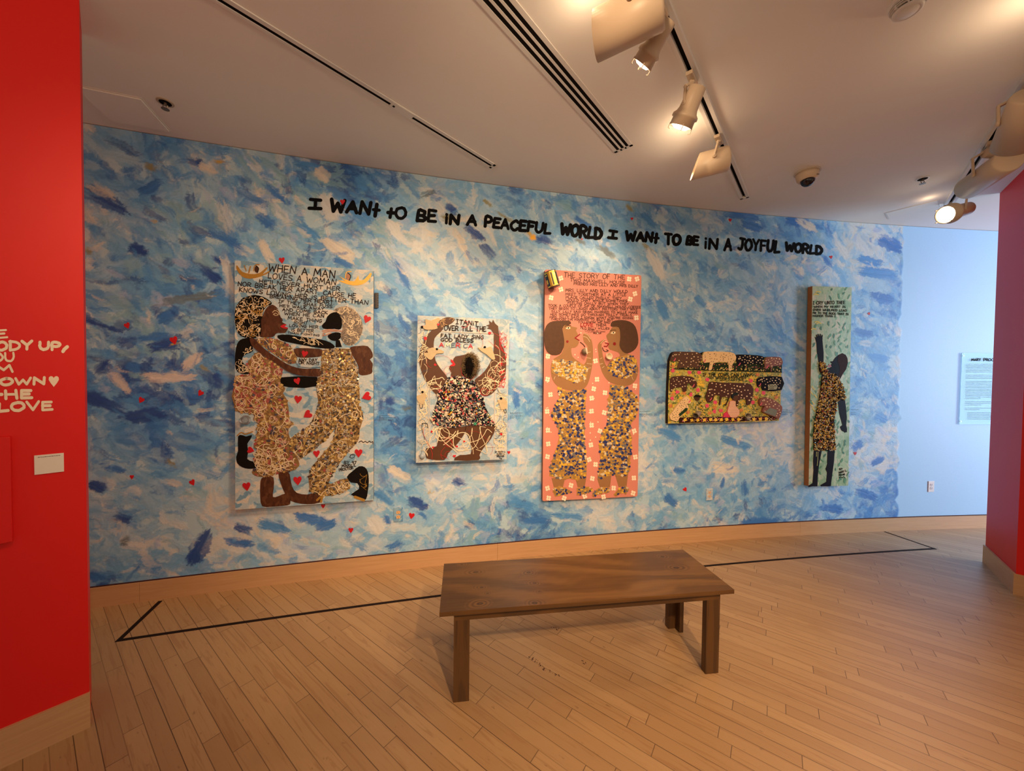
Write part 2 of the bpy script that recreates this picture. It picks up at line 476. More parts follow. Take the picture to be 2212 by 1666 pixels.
# ---- mural wall, gently curved, painted stroke by stroke
X0, X1, DX = -3.7, 4.30, 0.005
NX = int((X1 - X0) / DX); NZ = int(CEIL / DX) + 1
WHITE = (.66, .68, .69); CREAM = (.72, .66, .58); PALE = (.34, .54, .74); SKY = (.16, .40, .71); MID = (.065, .26, .62)
BLUE = (.035, .17, .52); DEEP = (.012, .065, .30); GREY = (.13, .18, .22); OLIVE = (.27, .25, .12); OCHRE = (.55, .36, .08); ORANGE = (.85, .42, .02); TEAL = (.22, .42, .54)
LILAC = (.40, .48, .72)
canvas = np.zeros((NZ, NX, 3)); canvas[:] = (.40, .56, .68)
hb = np.zeros((NZ, NX))
BR = [np.convolve(rng.random(90), np.ones(3) / 3, 'same') for _ in range(40)]
def stroke(x, z, ang, ln, wd, col, op=0.9, bend=0.0, rag=0.35):
    """one loaded brush stroke on the wall, centre (x, z) in metres"""
    R_ = ln / 2 + wd + abs(bend) * ln
    i0 = max(0, int((x - R_ - X0) / DX)); i1 = min(NX, int((x + R_ - X0) / DX) + 1)
    j0 = max(0, int((z - R_) / DX)); j1 = min(NZ, int((z + R_) / DX) + 1)
    if i1 <= i0 or j1 <= j0: return
    gx = X0 + np.arange(i0, i1) * DX - x; gz = np.arange(j0, j1) * DX - z
    gx, gz = np.meshgrid(gx, gz)
    c, s_ = math.cos(ang), math.sin(ang)
    u = (gx * c + gz * s_) / (ln / 2); v = (-gx * s_ + gz * c)
    v = (v - bend * ln * (u * u - .4)) / (wd / 2)
    br = BR[rng.integers(40)]; br2 = BR[rng.integers(40)]
    bi = np.clip(((v * .5 + .5) * 30 + 20 + rng.integers(30)).astype(int), 0, 89)
    b1 = br[bi]
    au = np.clip((1.05 - rag * b1 * 1.9 - np.abs(u)) * (ln / 2 / DX / 2.2), 0, 1)
    ui = np.clip(((u * .5 + .5) * 24 + 20 + rng.integers(30)).astype(int), 0, 89)
    sk = rng.uniform(-.5, .5)
    edge = (1 - .5 * br2[ui]) * np.sqrt(np.clip(1.02 - (u * .85 - sk * .4) ** 2, 0, 1))
    av = np.clip((edge - np.abs(v)) * max(1.5, wd / 2 / DX / 1.6), 0, 1)
    fade = np.clip(.86 + .4 * rng.choice((-1, 1)) * u - .3 * (br2[bi] < .38), .12, 1)
    a = (au * av * op * fade * (.68 + .32 * br2[bi]))[..., None]
    k = np.array(col) * (0.86 + 0.42 * (b1[..., None] - .35))
    canvas[j0:j1, i0:i1] = canvas[j0:j1, i0:i1] * (1 - a) + k * a
    hb[j0:j1, i0:i1] = hb[j0:j1, i0:i1] * (1 - a[..., 0] * .8) + (b1 * .7 + .3) * a[..., 0]
def smear(amp, cell, seed):
    """drag the wet paint about: sample the picture through a smooth random displacement"""
    global canvas, hb
    r = np.random.default_rng(seed); out = []
    for _ in range(2):
        ny, nx2 = int(NZ * DX / cell) + 3, int(NX * DX / cell) + 3
        g = r.normal(size=(ny, nx2))
        fy = np.arange(NZ) * DX / cell; fx = np.arange(NX) * DX / cell
        iy, ix = fy.astype(int), fx.astype(int); ty, tx = fy - iy, fx - ix
        ty = (ty * ty * (3 - 2 * ty))[:, None]; tx = (tx * tx * (3 - 2 * tx))[None, :]
        out.append((g[iy][:, ix] * (1 - ty) * (1 - tx) + g[iy + 1][:, ix] * ty * (1 - tx) + g[iy][:, ix + 1] * (1 - ty) * tx + g[iy + 1][:, ix + 1] * ty * tx) * amp / DX)
    J, I = np.meshgrid(np.arange(NZ), np.arange(NX), indexing='ij')
    J = np.clip((J + out[0]).astype(int), 0, NZ - 1); I = np.clip((I + out[1]).astype(int), 0, NX - 1)
    canvas = canvas[J, I]; hb = hb[J, I]
# slow fields that gather light and dark strokes into drifts
def field(seed, sc):
    r = np.random.default_rng(seed); P = r.random((60, 3)) * 6.28
    ks = r.normal(size=(60, 2)) * sc
    return lambda x, z: float(np.mean(np.sin(ks[:, 0] * x + ks[:, 1] * z + P[:, 0])) * 6)
F1, F2 = field(3, 2.6), field(5, 3.4)
def pick(x, z):
    a = F1(x, z) * 1.05 + rng.normal() * .68; t = F2(x, z) + rng.normal() * .6
    right = max(0, min(1, (x - 1.6) / 2.2))
    if z < .75: a -= .55 * (1 - z / .75)
    if a > 1.2: return WHITE if t > -.3 else CREAM
    if a > .48: return PALE if t > -.5 else (WHITE if rng.random() < .4 else LILAC)
    if a > -.35: return SKY if t > -.7 else TEAL
    if a > -1.0: return MID
    return BLUE if t > .1 or right > .45 else DEEP
def angle(x, z=1.6):
    a = -36 + 10 * math.sin(x * 2.1 + z) + rng.normal() * 30
    if z < 1.5 and x > -1.5 and rng.random() < .45: a += 75
    if rng.random() < .12: a += 70
    return math.radians(a)
for q in range(1700):
    x, z = rng.uniform(X0, X1), rng.uniform(0, CEIL)
    stroke(x, z, angle(x, z), rng.uniform(.25, .6), rng.uniform(.10, .24), pick(x, z), .75, rng.normal() * .1)
smear(.022, .22, 1)
for q in range(6500):
    x, z = rng.uniform(X0, X1), rng.uniform(0, CEIL)
    stroke(x, z, angle(x, z), rng.uniform(.08, .24), rng.uniform(.035, .11), pick(x, z), .8, rng.normal() * .14)
smear(.012, .14, 2)
PXS = 779.0
def traced(x0, y0, x1, y1, w, col, op=.92, bend=0.0):
    (a, za), (b, zb) = at_wall(x0, y0), at_wall(x1, y1)
    m_ = ((a + b) / 2, (za + zb) / 2); l = math.hypot(b - a, zb - za)
    dist = (Vector((m_[0], wy(m_[0]), 0))).y
    wd = max(.03, w * 1.45 * dist / PXS)
    for k in range(3):
        stroke(m_[0] + rng.normal() * .01, m_[1] + rng.normal() * .01, math.atan2(zb - za, b - a) + rng.normal() * .06, l * rng.uniform(1.0, 1.25) + wd * .4, wd * rng.uniform(.6, 1.0), col, op, bend, .3)
for s in [
 (181,407,272,460,22,DEEP),(309,417,350,397,22,BLUE),(286,534,306,544,20,DEEP),(444,497,514,531,20,BLUE),(501,410,571,447,12,BLUE),(558,470,585,491,22,BLUE),
 (565,393,625,447,14,BLUE),(638,350,706,370,16,MID),(283,532,308,547,20,DEEP),(457,558,486,577,15,DEEP),(439,579,468,604,24,DEEP),(331,655,468,639,14,GREY),
 (180,687,256,720,18,DEEP),(317,752,382,734,28,DEEP),(300,735,370,728,14,BLUE),(345,690,385,668,24,BLUE),(209,806,234,788,20,DEEP),(274,788,302,799,20,BLUE),(180,853,266,889,24,DEEP),(266,903,349,896,32,DEEP),
 (216,1004,266,1019,18,BLUE),(191,1051,220,1062,22,DEEP),(445,1150,408,1220,32,DEEP),(241,1117,278,1127,16,DEEP),(191,1244,214,1257,22,BLUE),(508,1137,542,1150,18,DEEP),
 (686,1140,719,1130,26,BLUE),(261,1180,278,1160,10,GREY),(1009,491,1041,518,18,DEEP),(1041,528,1069,557,16,DEEP),(1156,515,1190,528,16,DEEP),(965,447,983,462,20,DEEP),
 (1043,431,1064,449,9,OLIVE),(1070,460,1111,486,7,OLIVE),(747,449,797,483,22,MID),(1574,460,1639,471,18,BLUE),(1601,482,1639,495,24,BLUE),(1387,463,1417,490,18,MID),
 (1295,533,1327,557,13,GREY),(1390,528,1420,552,9,OLIVE),(1699,473,1726,484,20,BLUE),(1843,715,1883,721,18,BLUE),(1843,970,1860,956,20,BLUE),(1883,1000,1907,990,14,BLUE),
 (1772,1098,1820,1104,22,BLUE),(882,1082,924,1096,22,DEEP),(900,1108,921,1121,9,BLUE),(811,1067,847,1091,18,MID),(830,1115,842,1130,16,BLUE),(982,1038,1000,1044,16,DEEP),
 (840,1186,864,1174,16,BLUE),(1563,1035,1558,1058,9,BLUE),(1607,1040,1612,1067,17,BLUE),(1440,1072,1458,1090,20,BLUE),(1453,1013,1476,1018,12,BLUE),(1112,845,1118,880,16,BLUE),
 (832,862,845,872,16,DEEP),(868,878,884,884,14,GREY),(640,1115,700,1128,30,BLUE),(560,1130,620,1150,20,MID),(1240,470,1280,500,14,BLUE),(490,1170,540,1180,20,BLUE),
 (1860,590,1935,600,30,MID),(1880,640,1925,650,20,BLUE),(1870,770,1920,780,20,MID),(1900,520,1940,540,26,BLUE),(1850,560,1900,570,18,MID),(1780,555,1800,575,12,BLUE),(1500,640,1520,660,14,MID),
 (1890,900,1915,910,20,MID),(1850,1060,1890,1075,20,BLUE),(1600,1130,1680,1125,16,BLUE),(1130,1130,1180,1125,18,BLUE),(1190,1110,1260,1120,16,MID),(1100,1085,1150,1095,18,MID),
 (640,480,690,520,16,MID),(720,560,760,580,14,BLUE),(850,560,880,620,16,BLUE),(860,680,885,720,16,BLUE),(1420,650,1440,690,18,MID),(1420,930,1470,950,18,MID),(1560,950,1620,970,18,MID),
 (306,817,414,813,24,(.66,.58,.55)),(395,800,430,770,20,(.66,.58,.55)),(230,800,275,850,18,(.62,.57,.56)),(1135,500,1156,519,9,OCHRE),(1143,516,1154,520,12,ORANGE),(955,470,985,476,18,OLIVE),(318,362,335,366,14,OLIVE),(465,350,478,352,10,OCHRE),
 (325,479,336,484,6,OCHRE),(430,790,448,800,12,OLIVE),(366,744,380,740,8,OCHRE),(1355,445,1370,455,10,OLIVE),(186,545,196,552,12,OLIVE),(360,995,380,1010,8,OLIVE),(925,1070,934,1062,5,OCHRE),(1240,520,1260,530,8,GREY),
 (905,425,940,415,10,GREY),(960,480,1030,470,10,(.70,.66,.60)),(1045,470,1075,540,10,WHITE),(700,430,720,470,40,WHITE),(680,370,705,390,18,CREAM),(560,520,600,590,18,CREAM),(700,520,760,560,26,CREAM),(480,560,500,640,18,WHITE),
 (840,480,870,520,20,WHITE),(985,500,1010,560,16,CREAM),(840,1010,880,1035,22,CREAM),(800,1120,820,1150,30,WHITE),(1540,1010,1590,1018,20,CREAM),(1400,540,1430,600,22,WHITE),(1430,430,1490,470,14,PALE),(1720,480,1760,500,18,CREAM),(1800,520,1830,560,18,WHITE),
 (190,395,240,430,14,(.55,.55,.52)),(215,330,300,350,18,PALE),(430,360,470,380,14,CREAM)]:
    traced(*s)
smear(.004, .05, 4)
for q in range(1500):
    x, z = rng.uniform(X0, X1), rng.uniform(0, CEIL)
    stroke(x, z, angle(x, z), rng.uniform(.05, .18), rng.uniform(.014, .05), pick(x, z) if rng.random() < .82 else (CREAM if rng.random() < .45 else BLUE), .75, rng.normal() * .15)
smear(.002, .02, 5)
# edge of the mural: beyond it the wall is plain light blue
xe0, _ = at_wall(1950, 487); xe1, _ = at_wall(1936, 1113)
zz = np.arange(NZ) * DX
edge = xe1 + (xe0 - xe1) * zz / CEIL + np.interp(zz, np.linspace(0, CEIL, 60), rng.normal(size=60) * .012)
PLAIN = np.array((.36, .60, .84))
xs = X0 + np.arange(NX) * DX
am = np.clip((xs[None, :] - edge[:, None]) / .02, 0, 1)[..., None]
canvas = canvas * (1 - am) + PLAIN * am
hb *= (1 - am[..., 0])
def wall_mat():
    m, n, b = nt('mural_paint')
    at = N(n, 'ShaderNodeAttribute', attribute_name='paint'); hh = N(n, 'ShaderNodeAttribute', attribute_name='body')
    co = objco(n)
    f = noise(n, mapping(n, co, (0, .6, 0), (60, 60, 260)), 1.0, 3)
    c = mixc(n, .16, at.outputs['Color'], mixc(n, f, (.2, .2, .2), (.95, .95, .95)), 'OVERLAY')
    L(n, c, b.inputs['Base Color']); setb(b, .55)
    h = math_(n, 'ADD', math_(n, 'MULTIPLY', hh.outputs['Fac'], 1.0), math_(n, 'MULTIPLY', f, .25))
    bump(n, b, h, .35, .006)
    return m
# dense grid for the mural, one coarse sheet beyond, one body behind
cols_x = np.concatenate([xs, np.arange(X1, 7.3, .1)])
nx = len(cols_x)
Xg, Zg = np.meshgrid(cols_x, np.minimum(zz, CEIL))
Yg = wy(Xg)
co_ = np.stack([Xg, Yg, Zg], -1).reshape(-1, 3).astype(np.float32)
jj, ii = np.meshgrid(np.arange(NZ - 1), np.arange(nx - 1), indexing='ij')
a0 = (jj * nx + ii).ravel()
faces = np.stack([a0, a0 + 1, a0 + 1 + nx, a0 + nx], -1).astype(np.int32)
# thickness: a back sheet 12 cm behind and the rim
bx = np.linspace(X0, 7.2, 60)
back = [(x, wy(x) + .12, z) for z in (0, CEIL) for x in bx]
k0 = len(co_); co_ = np.vstack([co_, np.array(back, np.float32)])
bf = np.array([(k0 + i, k0 + 60 + i, k0 + 61 + i, k0 + i + 1) for i in range(59)], np.int32)
rim = np.array([(0, (NZ - 1) * nx, k0 + 60, k0), (nx - 1, k0 + 59, k0 + 119, NZ * nx - 1)], np.int32)
faces = np.vstack([faces, bf, rim])
me = bpy.data.meshes.new('wall_back')
me.vertices.add(len(co_)); me.vertices.foreach_set('co', co_.ravel())
me.loops.add(len(faces) * 4); me.loops.foreach_set('vertex_index', faces.ravel())
me.polygons.add(len(faces)); me.polygons.foreach_set('loop_start', np.arange(len(faces), dtype=np.int32) * 4)
me.polygons.foreach_set('loop_total', np.full(len(faces), 4, np.int32))
me.update(calc_edges=True)
pa = me.color_attributes.new('paint', 'FLOAT_COLOR', 'POINT')
full = np.ones((len(co_), 4), np.float32); full[:, :3] = PLAIN
g = np.ones((NZ, nx, 4), np.float32); g[..., :3] = PLAIN; g[:, :NX, :3] = canvas
full[:NZ * nx] = g.reshape(-1, 4)
pa.data.foreach_set('color', full.ravel())
ha = me.attributes.new('body', 'FLOAT', 'POINT')
hf = np.zeros((NZ, nx), np.float32); hf[:, :NX] = hb
ha.data.foreach_set('value', np.concatenate([hf.ravel(), np.zeros(len(co_) - NZ * nx, np.float32)]))
wall = link('wall_back', me, wall_mat()); tag(wall, 'long curved wall painted as a blue and white brushed mural', 'wall', kind='structure')

def wput(x, z, d): return wall_pt(x, z, d)
# black hand-painted sentence
ink = pm((.006, .006, .007), .55, 0, .1, 40, name='black_lettering')
T1 = lambda x, y: at_wall(650 + x / 3.814, 410 + y / 3.814)
T2 = lambda x, y: at_wall(1200 + x / 3.687, 430 + y / 3.687)
def wall_text(T, s, x0, y0, x1, y1, h, w, mb):
    def put(x, y, d):
        a, z = T(x, y); return wall_pt(a, z, d)
    text(mb, s, x0, y0, x1, y1, h, w * 1.16, put, .0016, jit=.06)
mb = MB()
for a in [("I",70,150,165,156,76,26),("WANt",246,172,640,214,92,25),("tO",712,226,862,238,82,25),("BE",955,255,1108,266,88,24),("iN",1188,274,1300,280,76,23),("A",1372,284,1445,292,76,24),("PEACEFUL",1515,302,2052,362,76,22)]:
    wall_text(T1, *a, mb)
for a in [("WORLD",42,280,362,316,82,23),("I",422,306,485,314,58,22),("WANt",562,326,815,345,66,21),("TO",872,360,992,362,76,22),("BE",1042,360,1132,368,62,21),("iN",1185,390,1288,394,82,18),("A",1346,404,1400,408,88,20),("JOYFUL",1456,400,1780,424,82,18),("WORLD",1832,412,2118,440,64,19)]:
    wall_text(T2, *a, mb)
o = mb.build('lettering', ink, wall); tag(o, 'black hand-painted sentence')
# small red hearts dabbed over the mural
redp = pm((.55, .012, .018), .5, 0, .15, 60, name='red_heart_paint')
for i, (hx, hy, hs, rot) in enumerate([(275,704,13,.4),(376,736,17,.3),(305,865,13,-.5),(433,850,13,-.6),(285,1031,9,0),(416,1043,13,.5),(609,563,13,.1),(740,437,11,0),(758,1146,11,0),(889,1115,13,-.15),(1480,1058,9,.6),
                                       (1365,473,6,0),(1577,476,7,0),(1795,556,7,.2),(1877,678,6,.4),(1847,980,7,0),(1099,978,7,0),(698,1094,9,0),(1257,517,4,0)]):
    P = [at_wall(x, y) for x, y in heart(hx, hy, hs, rot)]
    mb = MB(); mb.prism(P, -.002, .002, wput); o = mb.build('painted_heart', redp, wall)

# ---- baseboard of the mural wall, in lengths butted together
maple, n_, b_ = nt('maple_baseboard')
co = objco(n_)
gr = noise(n_, mapping(n_, co, (0, 0, 0), (3, 3, 60)), 1.0, 4, .6, .6)
c_ = mixc(n_, gr, (.44, .235, .105), (.62, .37, .19))
L(n_, c_, b_.inputs['Base Color']); setb(b_, .42)
BH, BT = .137, .014
joints = [-3.65, at_z(307.8, 1296.7).x, at_z(1074, 1208).x, at_z(1723, 1154.5).x, 7.2]
mb = MB()
for a, c in zip(joints, joints[1:]):
    k = 40; a += .0007; c -= .0007
    for i in range(k):
        u0, u1 = a + (c - a) * i / k, a + (c - a) * (i + 1) / k
        mb.hexa([wall_pt(u0, 0, BT), wall_pt(u1, 0, BT), wall_pt(u1, 0, -.01), wall_pt(u0, 0, -.01), wall_pt(u0, BH, BT), wall_pt(u1, BH, BT), wall_pt(u1, BH, -.01), wall_pt(u0, BH, -.01)])
bb = mb.build('baseboard_back', maple); tag(bb, 'maple baseboard along the curved mural wall', 'baseboard', kind='structure')
mb = MB()
for i in range(140):
    u0, u1 = -3.6 + 10.7 * i / 140, -3.6 + 10.7 * (i + 1) / 140
    mb.hexa([wall_pt(u0, BH, .004), wall_pt(u1, BH, .004), wall_pt(u1, BH, -.01), wall_pt(u0, BH, -.01), wall_pt(u0, BH + .008, .004), wall_pt(u1, BH + .008, .004), wall_pt(u1, BH + .008, -.01), wall_pt(u0, BH + .008, -.01)])
o = mb.build('reveal', pm((.05, .014, .018), .7, 0, .2, 30, name='dark_reveal'), bb)

# ---- red partition walls
D1 = Vector((math.sin(math.radians(41.5)), math.cos(math.radians(41.5)), 0)); D2 = Vector((D1.y, -D1.x, 0))
red = pm((.70, .012, .009), .5, 0, .04, 3, .03, name='red_wall_paint')
def slab(name, P, z0, z1, mat, label, cat='wall', grow=0.0):
    mb = MB(); P = [Vector((p[0], p[1], 0)) for p in P]
    mb.hexa([p + Vector((0, 0, z0)) for p in P] + [p + Vector((0, 0, z1)) for p in P])
    o = mb.build(name, mat); return tag(o, label, cat, kind='structure')
LC = at_z(194, 1572); LC.z = 0
LC0 = LC - D2 * .013                                    # wall face sits behind the baseboard face
def corners(c, l, w): return [c - D1 * l, c, c - D2 * w, c - D2 * w - D1 * l]
wl = slab('wall_left', [LC0 - D1 * 3.4, LC0, LC0 - D2 * .3, LC0 - D2 * .3 - D1 * 3.4], 0, CEIL, red, 'bright red partition wall at the left with cream lettering')
bl = slab('baseboard_left', [LC - D1 * 3.4, LC + D1 * .002, LC + D1 * .002 - D2 * .02, LC - D2 * .02 - D1 * 3.4], 0, BH + .02, maple, 'pale wood baseboard under the left red wall', 'baseboard')
RA = at_z(2122, 1214); RB = at_z(2188, 1284); RA.z = RB.z = 0
d1r = (RA - RB).normalized(); d2r = Vector((d1r.y, -d1r.x, 0))
ra, rb = RA + d2r * .013 - d1r * .003, RB + d2r * .013 + d1r * .013
wr = slab('wall_right', [rb, rb + d2r * 3.2, ra + d2r * 3.2, ra], 0, CEIL, red, 'red partition wall at the right, its end face turned to the mural')
br_ = slab('baseboard_right', [RB, RB + d2r * 3.2, RA + d2r * 3.2, RA], 0, BH + .02, maple, 'wood baseboard round the right red wall', 'baseboard')

# cream lettering on the left red wall
Ow = LC0.copy()
def lput(u, v, d): return Ow + D1 * u + Vector((0, 0, v)) + D2 * d
def left_uv(px, py, off=0.0):
    d = ray(px, py); o = Ow + D2 * off
    t = (o - EYE).dot(D2) / d.dot(D2); p = EYE + d * t
    return (p - Ow).dot(D1), p.z
cream = pm((.88, .74, .56), .55, 0, .05, 30, name='cream_lettering')
mb = MB()
def lt(x, y, d):
    u, v = left_uv(x / 2.976, 560 + y / 2.976); return lput(u, v, d)
for s, x0, y0, x1, y1, h, w in [("E",-30,508,46,502,46,13),("ODY",-22,586,208,580,52,19),("UP",255,582,385,582,46,19),(",",400,594,438,576,40,22),("OU",-45,660,92,654,50,15),("M",-30,728,80,724,42,17),("DOWN",-85,812,290,802,42,19),("tHE",-40,896,204,892,48,19),("LOVE",-8,978,336,966,50,19)]:
    text(mb, s, x0, y0, x1, y1, h, w, lt, .0014, jit=.05)
o = mb.build('lettering', cream, wl); tag(o, 'cream hand-painted lettering')
mb = MB(); mb.prism([left_uv(x / 2.976, 560 + y / 2.976) for x, y in heart(346, 786, 68)], -.001, .0014, lput)
o = mb.build('painted_heart', cream, wl); tag(o, 'cream heart after the lettering')

# ================================================================== the five pictures
class Board:
    """a picture hung on the curved wall: plane parallel to the wall under its middle, front face `off` metres out"""
    def __init__(s, corners, off, name, label, cat):
        cx = sum(c[0] for c in corners) / 4; cy = sum(c[1] for c in corners) / 4
        x, z = at_wall(cx, cy)
        s.n = wnormal(x); s.u = Vector((-s.n.y, s.n.x, 0)); s.v = Vector((0, 0, 1))
        s.o = wall_pt(x, z, off); s.off = off
        # base of the picture: middle of its lower edge
        ll = [s.raw(*c) for c in corners]
        s.du = 0; s.dv = min(q[1] for q in ll)
        M = Matrix((( s.u.x, -s.n.x, 0, 0), (s.u.y, -s.n.y, 0, 0), (0, 0, 1, 0), (0, 0, 0, 1)))
        M.translation = s.o + s.v * s.dv
        s.root = empty(name, None, label, cat, mat=M)
    def raw(s, px, py):
        d = ray(px, py); t = (s.o - EYE).dot(s.n) / d.dot(s.n); p = EYE + d * t - s.o
        return p.dot(s.u), p.z
    def uv(s, px, py):
        a, b = s.raw(px, py); return a, b - s.dv
    def put(s, u, v, d): return Vector((u, -d, v))
    def obj(s, name, mb, mats, parent=None, label=None, smooth=False):
        o = mb.build(name, mats, parent or s.root, smooth)
        if label: o['label'] = label
        return o
class Crop:
    def __init__(s, B, ox, oy, k): s.B, s.ox, s.oy, s.k = B, ox, oy, k
    def uv(s, x, y): return s.B.uv(s.ox + x / s.k, s.oy + y / s.k)
    def P(s, pts): return [s.uv(*p) for p in pts]
    def pput(s, x, y, d):
        u, v = s.uv(x, y); return s.B.put(u, v, d)
    def poly(s, mb, pts, d, mi=0, sm=2, d0=-.0005):
        mb.prism(s.P(smooth_poly(pts, sm) if sm else pts), d0, d, s.B.put, mi)
    def line(s, mb, pts, w, d, mi=0, n=4, taper=None):
        mb.ribbon(smooth_line(pts, n), w, s.pput, d, mi, taper=taper)
    def text(s, mb, t, x0, y0, x1, y1, h, w, d=.0022, mi=0, jit=.05, mis=None):
        text(mb, t, x0, y0, x1, y1, h, w, s.pput, d, mi, jit, mis)
    def size(s, l): return l / s.k     # crop units -> photo pixels
def scatter(rr, poly, step):
    xs_ = [p[0] for p in poly]; ys_ = [p[1] for p in poly]; out = []
    y = min(ys_)
    while y < max(ys_):
        x = min(xs_) + rr.random() * step
        while x < max(xs_):
            p = (x + (rr.random() - .5) * step * .7, y + (rr.random() - .5) * step * .7)
            if inside(p, poly): out.append(p)
            x += step
        y += step * .86
    return out
def mosaic(mb, cr, poly, step, size, d, nm, rr, weights=None, th=.003, tilt=.25, sides=4):
    """little cut pieces set into an outline; nm materials picked at random"""
    for x, y in scatter(rr, poly, step):
        a0 = rr.random() * 6.28; k = sides if rr.random() < .75 else 3
        s1 = size * (.7 + .6 * rr.random()); s2 = s1 * (.55 + .45 * rr.random())
        q = [(x + s1 * math.cos(a0 + 6.283 * i / k) * .7, y + (s2 if i % 2 else s1) * math.sin(a0 + 6.283 * i / k) * .7) for i in range(k)]
        mi = rr.choices(range(nm), weights)[0]
        P = cr.P(q)
        dd = d + rr.random() * th
        tx, ty = (rr.random() - .5) * tilt, (rr.random() - .5) * tilt
        mu = sum(p[0] for p in P) / k; mv = sum(p[1] for p in P) / k
        top = [cr.B.put(p[0], p[1], dd + (p[0] - mu) * tx + (p[1] - mv) * ty) for p in P]
        bot = [cr.B.put(p[0], p[1], 0) for p in P]
        fs = [tuple(range(k))] + [(i, i + k, (i + 1) % k + k, (i + 1) % k) for i in range(k)]
        mb.add(top + bot, fs, mi)
def squiggles(mb, cr, poly, n_, ln, w, d, rr, mi=0, curl=.9):
    xs_ = [p[0] for p in poly]; ys_ = [p[1] for p in poly]
    for _ in range(n_):
        for _t in range(30):
            x = rr.uniform(min(xs_), max(xs_)); y = rr.uniform(min(ys_), max(ys_))
            if inside((x, y), poly): break
        a = rr.random() * 6.28; k = rr.uniform(-curl, curl); P = [(x, y)]; st = ln / 9
        for i in range(rr.randint(6, 14)):
            k += rr.uniform(-.5, .5); k = max(-1.3, min(1.3, k)); a += k * .7
            x += st * math.cos(a); y += st * math.sin(a)
            if not inside((x, y), poly): a += 2.2; x, y = P[-1]; continue
            P.append((x, y))
        if len(P) > 2: mb.ribbon(smooth_line(P, 3), w * rr.uniform(.6, 1.2), cr.pput, d + rr.random() * .0006, mi)
def board_slab(B, poly_px, thick, mats, name='board', sm=0):
    """front face and back face of the panel; faces looking sideways take the second material"""
    P = [B.uv(*p) for p in poly_px]
    if sm: P = smooth_poly(P, sm)
    mb = MB(); mb.prism(P, -thick, 0, B.put)
    n_ = len(P); nf = len(mb.f)
    for i in range(nf - n_, nf): mb.m[i] = 1
    return B.obj(name, mb, mats)

BLK = pm((.010, .008, .007), .6, 0, .3, 60, .25, name='black_paint')
INK = pm((.030, .018, .014), .55, 0, .2, 60, name='dark_brown_ink')
INKB = pm((.012, .010, .010), .55, 0, .2, 60, name='black_ink')
BRN = dabs('brown_skin_paint', [(.055, .016, .006), (.085, .026, .009), (.07, .02, .007), (.11, .04, .016)], (60, 60, 25), .8, .5, .3)
CHOC = pm((.060, .020, .008), .45, 0, .25, 14, .1, name='chocolate_paint')
REDH = pm((.52, .012, .02), .4, 0, .2, 50, name='red_paint')
GLUE = pm((.80, .64, .42), .35, 0, .15, 80, name='cream_bead_of_glue')
GOLD = pm((.62, .42, .15), .3, .35, .4, 60, name='gold_shard')
BRONZE = pm((.30, .18, .06), .3, .25, .35, 60, name='bronze_shard')
DARKG = pm((.075, .055, .035), .2, .3, .4, 60, name='dark_mirror_shard')
MIRR = pm((.66, .58, .46), .15, .5, .2, 60, name='mirror_shard')
ROSE = pm((.38, .085, .075), .3, .1, .3, 60, name='rose_shard')
SLATE = pm((.075, .065, .09), .3, .1, .3, 60, name='slate_shard')
OCH = pm((.42, .22, .035), .45, .2, .3, 50, name='ochre_paint')
YEL = pm((.80, .50, .05), .5, 0, .2, 50, name='yellow_paint')
WOODEDGE = pm((.30, .12, .04), .6, 0, .2, 20, name='raw_wood_edge')

# ------------------------------------------------------------------ 1: the embracing couple
c1 = [(506.8, 562.6), (806.8, 584.5), (806.9, 1080.7), (508.3, 1101.6)]
B1 = Board(c1, .045, 'painting', 'tall white painted panel of a woman and a man embracing, gold clothes and red hearts', 'painting')
bgd = dabs('cloud_white_and_blue_paint', [(.17, .31, .44), (.28, .41, .52), (.40, .49, .55), (.50, .53, .54), (.32, .44, .53), (.60, .56, .50)], (16, 16, 26), 1.2, .5, .5, (0, .6, 0))
board_slab(B1, c1, .035, [bgd, pm((.16, .15, .15), .7, 0, .2, 30, name='panel_edge')])
T = Crop(B1, 490, 550, 5.95); Q = Crop(B1, 490, 830, 5.744)
rr = random.Random(21)
mb = MB()
for s, x0, y0, x1, y1, h, w in [("WHEN A MAN",535,214,1390,304,98,15),("LOVES A WOMAN",530,306,1400,396,78,13),("HE'll NEVER HURT HER",415,366,1455,468,52,12),("NOR BREAK HER APART. CAUSE HE",145,402,1655,560,58,12),
    ("KNOWS LOViNG HER iS BETTER THAN",160,478,1815,648,58,12),("BREAKiNG HER HEART.",555,556,1380,642,46,11),("IF THEY SHAll FUSS",665,622,1355,690,42,10),("HE'll WALK AWAY",680,672,1250,716,36,10),
    ("AND COME BACK",715,725,1295,766,40,10),("WHEN HE CAN",740,776,1250,812,42,10),("MAKE THiNG",785,832,1220,874,42,10),("RiGHT",865,890,1040,898,40,9),("LOViNG HER",805,930,1175,950,38,9),
    ("iS BETTER",830,985,1115,1002,40,9),("THAN FiGHTiNG",785,1016,1190,1052,26,7)]:
    T.text(mb, s, x0, y0, x1, y1, h * .92, w * .8)
B1.obj('lettering', mb, INK, label='black hand-painted verse')
LBOX = [(890,1370),(930,1335),(1210,1328),(1215,1440),(1080,1455),(930,1440)]
